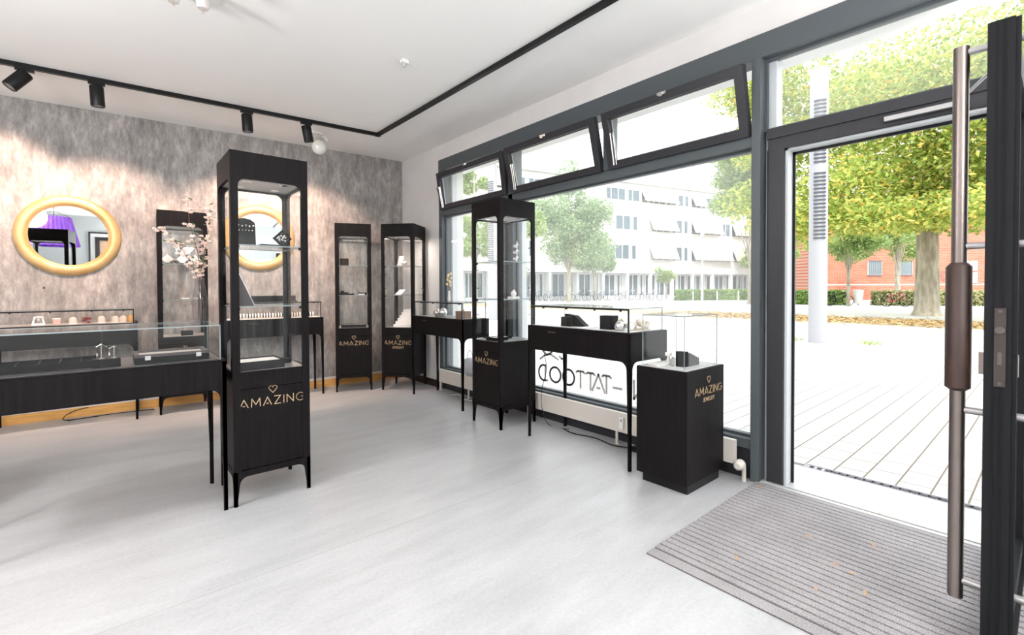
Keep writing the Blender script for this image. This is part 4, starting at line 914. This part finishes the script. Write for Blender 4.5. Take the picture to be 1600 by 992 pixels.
def islandmat(name, stops, rough=.7, transl=0):
    def f(nt, b):
        ge = N(nt, 'ShaderNodeNewGeometry'); c = ramp(nt, ge.outputs['Random Per Island'], stops); nt.links.new(c, b.inputs['Base Color'])
        if transl:
            t = N(nt, 'ShaderNodeBsdfTranslucent'); mx = N(nt, 'ShaderNodeMixShader'); mx.inputs[0].default_value = transl; o = nt.nodes['Material Output']
            nt.links.new(c, t.inputs[0]); nt.links.new(b.outputs[0], mx.inputs[1]); nt.links.new(t.outputs[0], mx.inputs[2]); nt.links.new(mx.outputs[0], o.inputs[0])
    return mat(name, rough=rough, build=f, spec=.2)
me = bpy.data.meshes.new('leaf_litter'); me.from_pydata(verts, [], faces); me.materials.append(islandmat('fallen_leaves', [(0, (.36, .20, .08)), (.5, (.50, .33, .15)), (1, (.62, .46, .22))]))
o = bpy.data.objects.new('leaf_litter', me); COL.objects.link(o); tag(o, 'band of fallen yellow-brown leaves beneath the big tree', 'leaves', kind='stuff'); g.bm.free()
# drain
r = thing('drain_grate', 'narrow metal drain grate in the ground outside the door', 'drain', (0, 0, 0))
M_grate = mat('grate_zinc', (.40, .39, .42), .5)
g = G(); g.box(3.685, 3.692, -1.6, 1.165, -.055, -.010); g.box(3.753, 3.76, -1.6, 1.165, -.055, -.010); g.box(3.692, 3.753, -1.6, -1.59, -.055, -.010); g.box(3.692, 3.753, 1.155, 1.165, -.055, -.010); g.obj('grate_frame', M_grate, r)
g = G(); y = -1.56; H_ = []
while y < 1.12: H_.append([(.006, y), (.055, y), (.055, y+.030), (.006, y+.030)]); y += .046
g.plate([(0, -1.59), (.061, -1.59), (.061, 1.155), (0, 1.155)], H_, (3.692, 0, -.022), (1, 0, 0), (0, 1, 0), (0, 0, .008)); g.obj('grate', M_grate, r)
g = G(); g.box(3.692, 3.753, -1.59, 1.155, -.055, -.045); g.obj('gutter', mat('gutter', (.10, .10, .12), .8), r)

# light columns
r = thing('light_column', 'slim pale light column with louvred slots outside the door', 'light column', (12.23, 3.59, GZ), R_(-66))
g = G(); g.lathe([(.185, 0), (.18, 6.1), (.17, 6.15), (.0001, 6.15)], seg=28); g.obj('column_shaft', mat('column_grey', (.34, .34, .36), .6), r, smooth=True)
g = G(); z = 2.35
while z < 5.45:
    if not (3.82 < z < 4.05): g.box(-.115, .115, -.20, -.10, z, z+.028)
    z += .085
g.obj('louvre_slots', mat('slot_dark', (.06, .065, .08), .6), r)
dup(r, (11.5, 14.6, GZ), None, 'slim pale light column seen through the window cabinet')
# weeds
M_leafg = islandmat('weed_green', [(0, (.20, .30, .08)), (.6, (.40, .50, .18)), (1, (.60, .60, .30))])
for i, (x, y, sp, n_) in enumerate(((12.35, 4.35, .42, 240), (12.75, 2.75, .30, 90))):
    random.seed(30+i); vs, fs = [], []
    for k in range(n_):
        a = random.uniform(0, 6.28); rr = sp*random.random()**.7; cx, cy, h = x+rr*cos(a), y+rr*sin(a), random.uniform(.05, .22)*(1-rr/sp*.5); b_ = random.uniform(0, 6.28); j = len(vs)
        vs += [(cx, cy, GZ), (cx+.02*cos(b_), cy+.02*sin(b_), GZ), (cx+.09*cos(b_), cy+.09*sin(b_), GZ+h)]; fs.append((j, j+1, j+2))
    me = bpy.data.meshes.new('weed_tuft'); me.from_pydata(vs, [], fs); me.materials.append(M_leafg); o = bpy.data.objects.new('weed_tuft', me); COL.objects.link(o)
    tag(o, ('bushy green weeds left of the light column foot', 'sparse weeds right of the light column foot')[i], 'weeds')

# trees --------------------------------------------------------------------
import numpy as np
def leafmesh(name, P, nrm_mu, nrm_sd, smin, smax, m_, parent, rng, asp=.55):
    """one small rhombic leaf per point"""
    n = len(P); q = rng.normal(0, 1, (n, 3))*nrm_sd + np.array(nrm_mu); q /= np.linalg.norm(q, axis=1)[:, None]
    t = rng.normal(0, 1, (n, 3)); a = np.cross(q, t); a /= np.linalg.norm(a, axis=1)[:, None]; e = np.cross(q, a)
    s_ = rng.uniform(smin, smax, (n, 1)); V = np.stack([P-a*s_, P+e*s_*asp, P+a*s_, P-e*s_*asp], 1).reshape(-1, 3)
    me = bpy.data.meshes.new(name); me.vertices.add(4*n); me.vertices.foreach_set('co', V.astype(np.float32).ravel())
    me.loops.add(4*n); me.loops.foreach_set('vertex_index', np.arange(4*n, dtype=np.int32))
    me.polygons.add(n); me.polygons.foreach_set('loop_start', np.arange(0, 4*n, 4, dtype=np.int32)); me.polygons.foreach_set('loop_total', np.full(n, 4, dtype=np.int32))
    me.update(calc_edges=True); me.validate(); me.materials.append(m_)
    o = bpy.data.objects.new(name, me); COL.objects.link(o); o.parent = parent; return o
def foliage(blobs, n, size, m_, parent, seed, name='foliage'):
    rng = np.random.default_rng(seed); B = np.array(blobs); w_ = B[:, 3]*B[:, 4]*B[:, 5]; w_ = w_**.75; idx = rng.choice(len(B), n, p=w_/w_.sum())
    d = rng.normal(0, 1, (n, 3)); d /= np.linalg.norm(d, axis=1)[:, None]; rr = rng.uniform(.12, 1, (n, 1))**.42
    P = B[idx, :3] + d*rr*B[idx, 3:] + rng.normal(0, .05, (n, 3))
    return leafmesh(name, P, (0, 0, .6), .5, size*.6, size*1.3, m_, parent, rng)
M_bark = mat('tree_bark', rough=.9, build=noisy((.26, .22, .17), (.46, .42, .34), 7, (1, 1, .25), .6, bd=.05))
LG = islandmat('lime_leaves', [(0, (.20, .30, .06)), (.3, (.36, .47, .11)), (.65, (.54, .62, .20)), (.88, (.76, .70, .20)), (1, (.80, .52, .14))], transl=.5)
LM = islandmat('green_leaves', [(0, (.24, .36, .12)), (.5, (.38, .50, .20)), (1, (.58, .66, .34))], transl=.45)
LD = islandmat('blue_green_leaves', [(0, (.22, .33, .18)), (.5, (.36, .47, .27)), (1, (.55, .64, .42))], transl=.45)
def tree(label, x, y, rt, htrunk, blobs, n, size, m_, seed, branches=5, group='trees on the square', lean=0):
    r = thing('tree', label, 'tree', (x, y, GZ), 0, group)
    g = G(); top = max(b[2] for b in blobs)*.9
    g.tube([(0, 0, 0), (0, 0, .25), (lean*.3, 0, htrunk*.5), (lean, 0, htrunk), (lean, 0, top)], [rt*1.25, rt*1.02, rt*.92, rt*.85, rt*.2], 14)
    random.seed(seed)
    for k in range(branches):
        a = k*2*pi/branches+random.uniform(-.3, .3); L = blobs[0][3]*.7; g.tube([(lean, 0, htrunk*.9+k*.15*rt), (lean+L*.4*cos(a), L*.4*sin(a), htrunk*1.25), (lean+L*cos(a), L*sin(a), htrunk*1.6+random.uniform(0, 1.5))], [rt*.4, rt*.28, rt*.1], 8)
    g.obj('trunk', M_bark, r, smooth=True)
    foliage(blobs, n, size, m_, r, seed+1)
    return r
random.seed(2)
BB = [(random.uniform(-5.5, 5.5), random.uniform(-8.5, 7.0), random.uniform(4.6, 12), random.uniform(1.6, 2.6), random.uniform(1.8, 2.8), random.uniform(1.0, 1.7)) for k in range(34)]
BB += [(random.uniform(-5, 3), -6+k*1.15, 3.75+.5*random.random(), 2.0, 1.7, .75) for k in range(10)] + [(0, -1, 8, 5, 7, 4.5)]
tree('huge yellow-green tree with a thick trunk straight outside the door', 26.8, 3.75, .44, 3.2, BB, 110000, .105, LG, 5, 7)
def cluster(r, zc, rz, n, seed, rb=None):
    random.seed(seed); rb = rb or r*.42; out = []
    for k in range(n):
        a = random.uniform(0, 6.28); q = random.random()**.5*(r-rb*.6); out.append((q*cos(a), q*sin(a), zc+random.uniform(-1, 1)*(rz-rb*.6), rb*random.uniform(.8, 1.2), rb*random.uniform(.8, 1.2), rb*.7))
    return out
tree('mid-green tree between the large window and the door column', 36.0, 14.9, .22, 3.2, cluster(3.4, 8.2, 4.4, 16, 7), 22000, .12, LM, 9)
tree('wide pale green tree before the white building, left of the windows', 30.2, 27.7, .18, 2.8, cluster(3.8, 5.9, 3.2, 20, 17)+[(.5, 0, 9.3, 1.4, 1.4, 1.2), (0, 0, 11, 1.1, 1.1, 1.5)], 26000, .12, LD, 19)
tree('second slim tree just right of the wide one before the white building', 37.6, 31.0, .13, 2.4, cluster(2.5, 4.9, 2.2, 10, 27), 9000, .12, LD, 29)
tree('young bright green tree before the ground floor of the white building', 45.0, 27.3, .07, 1.4, cluster(1.35, 2.6, .8, 8, 37, .55), 3000, .09, LM, 39)
tree('tall narrow tree at the left end seen in the corner window', 23.7, 32.6, .25, 3.0, cluster(1.9, 7.2, 5.6, 14, 47), 12000, .12, LM, 49)
tree('small tree with a thin pale trunk before the brick building', 36.4, 8.95, .11, 2.3, cluster(2.3, 3.9, 1.0, 9, 57, .8), 6000, .10, LM, 59)
tree('slender tree right of the barred windows of the brick building', 48.5, 8.6, .20, 3.0, cluster(3.0, 5.0, 1.7, 9, 67, 1.1), 6000, .12, LM, 69)
tree('thin tree just left of the light column', 46.2, 16.9, .16, 2.6, cluster(2.4, 5.0, 2.2, 10, 77), 6000, .12, LM, 79)
tree('small distant tree far behind the left hedge', 62, 24.2, .16, 2.4, cluster(3, 5, 2.4, 8, 87), 1500, .25, LM, 89)
tree('low yellowish tree at the left end of the ground-floor windows', 26.8, 31.0, .09, 1.2, cluster(1.7, 2.3, 1.0, 8, 97, .7), 1500, .15, LG, 99)
tree('broad tree glimpsed through the window cabinet', 20.6, 24.2, .16, 2.4, cluster(2.3, 4.6, 2.2, 12, 107), 10000, .12, LM, 109)

# hedges
def hedge(label, p, q, h, d_, n, seed, m_=None):
    p, q = Vector((*p, 0)), Vector((*q, 0)); L = (q-p).length; a = math.atan2((q-p).y, (q-p).x)
    r = thing('hedge', label, 'hedge', (p.x, p.y, GZ), a, 'clipped hedges on the square')
    g = G(); g.box(.05, L-.05, -d_/2+.06, d_/2-.06, 0, h-.06); g.obj('hedge_core', mat('hedge_core', (.08, .13, .05), .9), r)
    random.seed(seed); vs, fs = [], []
    for k in range(n):
        u = random.random()
        if u < .55: c = Vector((random.uniform(0, L), -d_/2+random.gauss(0, .04), random.uniform(0.02, h)))
        elif u < .7: c = Vector((random.uniform(0, L), d_/2, random.uniform(0, h)))
        elif u < .95: c = Vector((random.uniform(0, L), random.uniform(-d_/2, d_/2), h+random.gauss(0, .02)))
        else: c = Vector((random.choice((0, L)), random.uniform(-d_/2, d_/2), random.uniform(0, h)))
        qn = Vector((random.gauss(0, .5), random.gauss(-.3, .5), random.gauss(.4, .5))).normalized(); aa = qn.orthogonal().normalized(); e = qn.cross(aa); s = random.uniform(.05, .11); j = len(vs)
        vs += [tuple(c-aa*s), tuple(c+e*s*.6), tuple(c+aa*s), tuple(c-e*s*.6)]; fs.append((j, j+1, j+2, j+3))
    me = bpy.data.meshes.new('hedge_leaves'); me.from_pydata(vs, [], fs); me.materials.append(m_ or HG); o = bpy.data.objects.new('hedge_leaves', me); COL.objects.link(o); o.parent = r
HG = islandmat('hedge_green', [(0, (.16, .28, .07)), (.5, (.28, .42, .12)), (1, (.42, .52, .20))])
HO = islandmat('hedge_olive', [(0, (.24, .26, .10)), (.5, (.40, .40, .20)), (1, (.52, .46, .26))])
hedge('long green hedge before the white building', (41.3, 24.0), (49.5, 19.6), 1.0, .8, 5500, 3)
hedge('green hedge between the door column and the light column', (38.0, 13.2), (38.6, 9.6), .98, .8, 3200, 4)
hedge('olive-green hedge before the brick building, left of the thick trunk', (39.2, 8.2), (42.9, 3.2), .95, .8, 4200, 5, HO)
hedge('olive-green hedge right of the thick trunk', (43.0, 3.0), (45.5, -1.2), 1.0, .8, 3000, 6, HO)

# white building ---------------------------------------------------------------
fd = Vector((.97, -.24, 0)).normalized(); fn = Vector((-fd.y, fd.x, 0)) * -1      # fn points towards the shop
ba = math.atan2(fd.y, fd.x)
r = thing('office_building', 'long white four-storey building with cream awnings across the square', 'building', (38.0, 33.4, GZ), ba)
# local x runs along the facade, local -y faces the square
g = G(); g.box(-34, 44, .0, 12, 2.9, 13.0); g.box(-34, 44, 1.4, 12, 0, 2.9); g.obj('wall', mat('white_render', (.82, .81, .79), .85), r)
g = G(); g.box(-34.3, 44.3, -.45, 12.3, 13.0, 13.16); g.obj('roof', mat('roof_edge', (.55, .54, .53), .7), r)
M_wf = mat('window_white', (.74, .74, .74), .6); M_wg = mat('dark_window_glass', (.10, .14, .17), .12); M_aw = mat('awning_cloth', (.58, .51, .42), .8); M_curt = mat('curtain', (.62, .64, .66), .8)
def bwin(x0, x1, z0, z1, nm):
    g = G(); dx = (x1-x0)/nm
    holes = [[(x0+i*dx+.05, z0+.06), (x0+(i+1)*dx-.05, z0+.06), (x0+(i+1)*dx-.05, z1-.06), (x0+i*dx+.05, z1-.06)] for i in range(nm)]
    g.plate([(x0, z0), (x1, z0), (x1, z1), (x0, z1)], holes, (0, -.07, 0), (1, 0, 0), (0, 0, 1), (0, .06, 0)); f = g.obj('window', M_wf, r)
    g = G(); g.box(x0+.03, x1-.03, -.025, -.01, z0+.03, z1-.03)
    g.mi = 1
    for i in range(nm):
        if (i*7+int(x0)) % 3 == 0: g.box(x0+i*dx+.1, x0+i*dx+.45*dx, -.03, -.026, z0+.08, z1-.08)
    g.obj('pane', [M_wg, M_curt], f)
def awn(x0, x1, z0, z1, out=.75):
    g = G(); g.plate([(-.02, z1), (-out, z0), (-out+.03, z0-.02), (.0, z1-.02)], [], (x0, 0, 0), (0, 1, 0), (0, 0, 1), (x1-x0, 0, 0)); a_ = g.obj('awning', M_aw, r)
    g = G(); g.box(x0, x1, -out-.03, -out+.02, z0-.07, z0); 
    n_ = max(2, round((x1-x0)/1.3))
    for i in range(n_+1):
        x = x0+(x1-x0)*i/n_; g.tube([(x, 0, z0+.2), (x, -out, z0)], .02, 5)
    g.obj('awning_arm', mat('awning_metal', (.34, .32, .30), .6), a_)
rows = {'top': (11.0, 12.35), 'r2': (7.75, 9.35), 'r3': (4.45, 6.1)}
pat = {'top': [('w', 3.2, 8.3), ('a', 8.6, 14.0), ('w', 14.3, 16.0), ('a', 16.5, 18.9), ('w', 19.0, 23.3), ('a', 23.6, 28), ('w', 28.5, 32), ('a', 33, 38), ('w', -2.5, .5), ('w', -8.5, -4.5), ('a', -14, -9), ('w', -20, -15)],
       'r2': [('w', 4.9, 8.0), ('a', 9.8, 14.0), ('w', 14.0, 15.9), ('a', 16.5, 21.7), ('w', 21.7, 23.4), ('a', 23.7, 28), ('w', 28.5, 32), ('w', -1.5, 2.5), ('w', -9.5, -5.0), ('a', -14.5, -10)],
       'r3': [('w', 2.8, 7.8), ('a', 9.8, 14.0), ('w', 14.0, 15.9), ('a', 16.5, 23.5), ('a', 23.9, 29), ('w', 30, 33), ('w', -3.5, 1.5), ('w', -10.5, -5.5), ('w', -17, -12)]}
for k, (z0, z1) in rows.items():
    for t, x0, x1 in pat[k]:
        bwin(x0, x1, z0, z1, max(2, round((x1-x0)/.95)))
        if t == 'a': awn(x0, x1-.1, z0+.15, z1+.15)
x = -24.0
while x < 40:
    g = G(); dx = 3.15; nm = 4; hol = [[(x+.12+i*.76, .35), (x+.12+i*.76+.66, .35), (x+.12+i*.76+.66, 2.72), (x+.12+i*.76, 2.72)] for i in range(nm)]
    g.plate([(x, 0), (x+dx, 0), (x+dx, 2.85), (x, 2.85)], hol, (0, 1.25, 0), (1, 0, 0), (0, 0, 1), (0, .08, 0)); f = g.obj('window', M_wf, r)
    g = G(); g.box(x+.05, x+dx-.05, 1.34, 1.36, .3, 2.8); g.mi = 1
    for i in range(nm):
        if (int(x)+i) % 3 == 0: g.box(x+.14+i*.76, x+.14+i*.76+.4, 1.325, 1.339, .4, 2.7)
    g.obj('pane', [M_wg, M_curt], f)
    g = G(); g.box(x-.28, x, .05, .45, 0, 2.9); g.obj('column', M_wf, r)
    x += dx+.28
g = G(); g.tube([(16.05, -.06, 2.9), (16.05, -.06, 13)], .06, 6); g.obj('downpipe', M_ltgrey, r)

# brick building --------------------------------------------------------------
bd = Vector((63.3-52.1, 5.06-14.65, 0)).normalized(); bang = math.atan2(bd.y, bd.x)
r = thing('brick_building', 'low red brick building with barred windows behind the big tree', 'building', (52.1, 14.65, GZ), bang)
def _brick(nt, b):
    sp = N(nt, 'ShaderNodeTexCoord'); s3 = N(nt, 'ShaderNodeSeparateXYZ'); cm = N(nt, 'ShaderNodeCombineXYZ'); nt.links.new(sp.outputs['Object'], s3.inputs[0]); nt.links.new(s3.outputs[0], cm.inputs[0]); nt.links.new(s3.outputs[2], cm.inputs[1])
    br = N(nt, 'ShaderNodeTexBrick'); br.inputs['Color1'].default_value = (.46, .135, .08, 1); br.inputs['Color2'].default_value = (.55, .185, .115, 1); br.inputs['Mortar'].default_value = (.50, .33, .26, 1)
    br.inputs['Scale'].default_value = 1; br.inputs['Brick Width'].default_value = .5; br.inputs['Row Height'].default_value = .16; br.inputs['Mortar Size'].default_value = .012
    nt.links.new(cm.outputs[0], br.inputs['Vector']); nt.links.new(br.outputs[0], b.inputs['Base Color'])
g = G(); g.box(0, 34, 0, 10, 0, 9); g.obj('wall', mat('red_brick', rough=.9, build=_brick), r)
g = G(); g.box(-.2, 34.2, -.3, 10.2, 9, 9.2); g.obj('roof', mat('roof_dark', (.2, .18, .17), .8), r)
g = G(); g.box(0, 34, -.03, 0, 1.38, 1.50); g.obj('stone_band', mat('band_pink', (.78, .58, .50), .8), r)
for x0 in (4.0, 6.95, 17.5, 22.0):
    g = G(); g.plate([(x0, 2.35), (x0+1.35, 2.35), (x0+1.35, 3.75), (x0, 3.75)], [[(x0+.08, 2.43), (x0+1.27, 2.43), (x0+1.27, 3.67), (x0+.08, 3.67)]], (0, -.05, 0), (1, 0, 0), (0, 0, 1), (0, .05, 0)); f = g.obj('window', M_wf, r)
    g = G(); g.box(x0+.05, x0+1.3, -.02, -.01, 2.4, 3.7); g.obj('pane', mat('pale_pane', (.36, .44, .46), .3), f)
    g = G(); g.box(x0, x0+1.35, -.12, -.08, 2.30, 2.38); g.box(x0, x0+1.35, -.12, -.08, 3.7, 3.75)
    for i in range(7): g.tube([(x0+.1+i*.19, -.1, 2.3), (x0+.1+i*.19, -.1, 3.75)], .025, 5)
    g.obj('window_bars', mat('bars', (.14, .14, .16), .6), f)
g = G()   # sprayed scribbles on the brick
for s_ in ([(0, .9), (1.6, .95), (1.6, .8), (0, .72)], [(.1, .6), (.25, .1), (.5, .6), (.7, .15), (.35, .35)], [(.8, .65), (.75, .1), (1.1, .15), (1.15, .6), (.85, .35)], [(1.3, .6), (1.25, 0), (1.5, .3), (1.7, .05)]):
    ribbon(g, s_, .05, Vector((10.0, -.012, 1.75)), Vector((1, 0, 0)), Vector((0, 0, 1)), Vector((0, 1, 0)), .01)
for s_ in ([(0, .5), (.3, .1), (.6, .5), (.4, .0)], [(.8, .1), (.9, .55), (1.2, .1), (1.3, .5)]): ribbon(g, s_, .05, Vector((12.2, -.012, 1.9)), Vector((1, 0, 0)), Vector((0, 0, 1)), Vector((0, 1, 0)), .01)
g.obj('graffiti', mat('graffiti_dark', (.20, .10, .10), .8), r)
g = G(); g.box(13.2, 14.5, -.06, -.02, 1.6, 2.6); g.box(13.2, 14.5, -.06, -.02, 2.75, 3.7); g.obj('notice_board', M_white, r)
g = G(); g.plate([(.2, 3.0), (.5, 3.45), (.9, 3.1)], [], (13.2, -.07, 0), (1, 0, 0), (0, 0, 1), (0, .01, 0)); g.box(13.35, 14.3, -.07, -.06, 1.8, 1.88); g.box(13.35, 14.0, -.07, -.06, 2.1, 2.18); g.obj('notice_marks', M_grey, r)
# outside steps
st = thing('entrance_steps', 'grey steps with a pale side slab at the brick building', 'steps', (52.8, 4.2, GZ), bang)
g = G()
for k in range(5): g.box(0, 2.4, .3*k, 3, .17*k, .17*(k+1))
g.obj('step_block', mat('steps_dark', (.22, .22, .24), .8), st)
g = G(); g.plate([(-.2, 0), (0.15, 0), (1.6, .95), (1.6, 1.1), (1.3, 1.1)], [], (-.2, 0, 0), (0, 1, 0), (0, 0, 1), (.2, 0, 0)); g.obj('side_slab', M_wf, st)

# bin, poles, bollards, van
r = thing('litter_bin', 'white litter bin beside the thin tree at the hedge', 'bin', (38.9, 9.0, GZ))
g = G(); g.lathe([(.24, .12), (.30, .95)], seg=18); g.obj('bin_body', M_white, r, smooth=True); g = G(); g.lathe([(.32, .95), (.32, 1.02), (.1, 1.06), (.0001, 1.06)], seg=18); g.obj('bin_lid', M_ltgrey, r, smooth=True); g = G(); g.tube([(0, 0, 0), (0, 0, .2)], .05, 8); g.obj('bin_post', M_ltgrey, r)
r = thing('lamp_post', 'thin grey lamp post before the long hedge', 'lamp post', (40.9, 21.2, GZ))
g = G(); g.tube([(0, 0, 0), (0, 0, 5.9)], [.13, .09], 10); g.obj('pole', mat('post_grey', (.52, .50, .50), .6), r, smooth=True); g = G(); g.lathe([(.09, 5.9), (.16, 5.95), (.16, 6.15), (.0001, 6.2)], seg=12); g.obj('lamp_cap', M_ltgrey, r, smooth=True)
for i, (x, y) in enumerate(((41.5, 22.4), (43.8, 21.2), (45.8, 20.1), (47.6, 19.1))):
    g = G(); g.lathe([(.06, 0), (.06, .85), (.04, .9), (.0001, .9)], seg=10); tag(g.obj('bollard', M_white, smooth=True, loc=(x, y, GZ)), ('leftmost', 'second from left', 'third from left', 'rightmost')[i]+' white bollard along the long hedge', 'bollard', 'white bollards')
def car(label, x, y, rz, m_):
    r = thing('parked_van', label, 'van', (x, y, GZ), rz)
    g = G(); g.plate([(-2.2, .35), (2.2, .35), (2.2, 1.0), (1.5, 1.15), (.9, 1.75), (-2.0, 1.8), (-2.2, 1.6)], [], (0, -.85, 0), (1, 0, 0), (0, 0, 1), (0, 1.7, 0)); g.obj('body', m_, r, bevel=.05)
    g = G(); g.plate([(-1.9, 1.1), (1.2, 1.12), (.8, 1.6), (-1.9, 1.65)], [], (0, -.86, 0), (1, 0, 0), (0, 0, 1), (0, 1.72, 0)); g.obj('window', M_wg, r)
    for x_ in (-1.4, 1.4):
        for y_ in (-.8, .65):
            g = G(); g.lathe([(.2, -.08), (.33, -.07), (.33, .07), (.2, .08)], seg=16, M=Matrix.Translation((x_, y_+.08, .33)) @ Matrix.Rotation(pi/2, 4, 'X')); g.obj('wheel', M_bmatte, r)
car('white van parked far behind the left hedge', 66.5, 24.0, .4, M_white)
g = G(); g.box(0, 26, 0, .3, 0, 1.9); o = g.obj('boundary_wall', mat('bluegrey_wall', (.40, .43, .48), .8), loc=(63.5, 24.5, GZ)); o.rotation_euler.z = -.5; tag(o, 'blue-grey boundary wall far behind the left hedge', 'wall')

def bicycle(label, loc, rz, fm):
    r = thing('bicycle', label, 'bicycle', loc, rz, None)
    for x in (-.52, .52):
        g = G(); n_ = 20; g.tube([(x+.33*cos(2*pi*k/n_), 0, .34+.33*sin(2*pi*k/n_)) for k in range(n_+1)], .022, 5, caps=False)
        for k in range(8): a = k*pi/4; g.tube([(x, 0, .34), (x+.32*cos(a), 0, .34+.32*sin(a))], .004, 3)
        g.obj('wheel', M_bmatte, r)
    g = G()
    for a, b_ in (((-.52, .34), (-.12, .30)), ((-.12, .30), (-.28, .85)), ((-.52, .34), (-.26, .78)), ((-.26, .76), (.34, .80)), ((-.12, .30), (.37, .70)), ((.52, .34), (.34, .92))): g.tube([(a[0], 0, a[1]), (b_[0], 0, b_[1])], .022, 6)
    g.obj('bicycle_frame', fm, r)
    g = G(); g.tube([(.28, -.28, .98), (.36, 0, .95), (.28, .28, .98)], .016, 6); g.obj('handlebar', M_chrome, r)
    g = G(); g.lathe([(.0001, .88), (.08, .885), (.07, .93), (.0001, .94)], (-.32, 0, 0), 10, sx=1.5, sy=.8); g.obj('saddle', M_bmatte, r)
    return r
b1 = bicycle('dark bicycle parked at the left, beside the red brick corner', (36.9, 9.6, GZ), -1.0, M_bmet); b1['group'] = 'bicycles near the brick building'
dup(b1, (37.2, 10.6, GZ), -.8, 'second dark bicycle close behind the first at the brick corner')
bicycle('reddish bicycle leaning at the olive hedge', (37.7, 6.75, GZ), -.9, mat('bike_red', (.55, .08, .10), .4))
b2 = bicycle('first parked bicycle from the left before the white building', (30.6, 33.4, GZ), 1.35, mat('bike_blue', (.28, .30, .40), .5)); b2['group'] = 'bicycles parked before the white building'
names = ['second', 'third', 'fourth', 'fifth', 'sixth', 'seventh', 'eighth', 'ninth', 'tenth', 'eleventh', 'twelfth', 'thirteenth']
for k in range(12):
    x = 31.5+k*.88; y = 33.0-k*.62
    dup(b2, (x, y, GZ), 1.35+.25*((k*37 % 10)/10-.5), names[k]+' parked bicycle from the left before the white building', 'bicycles parked before the white building')
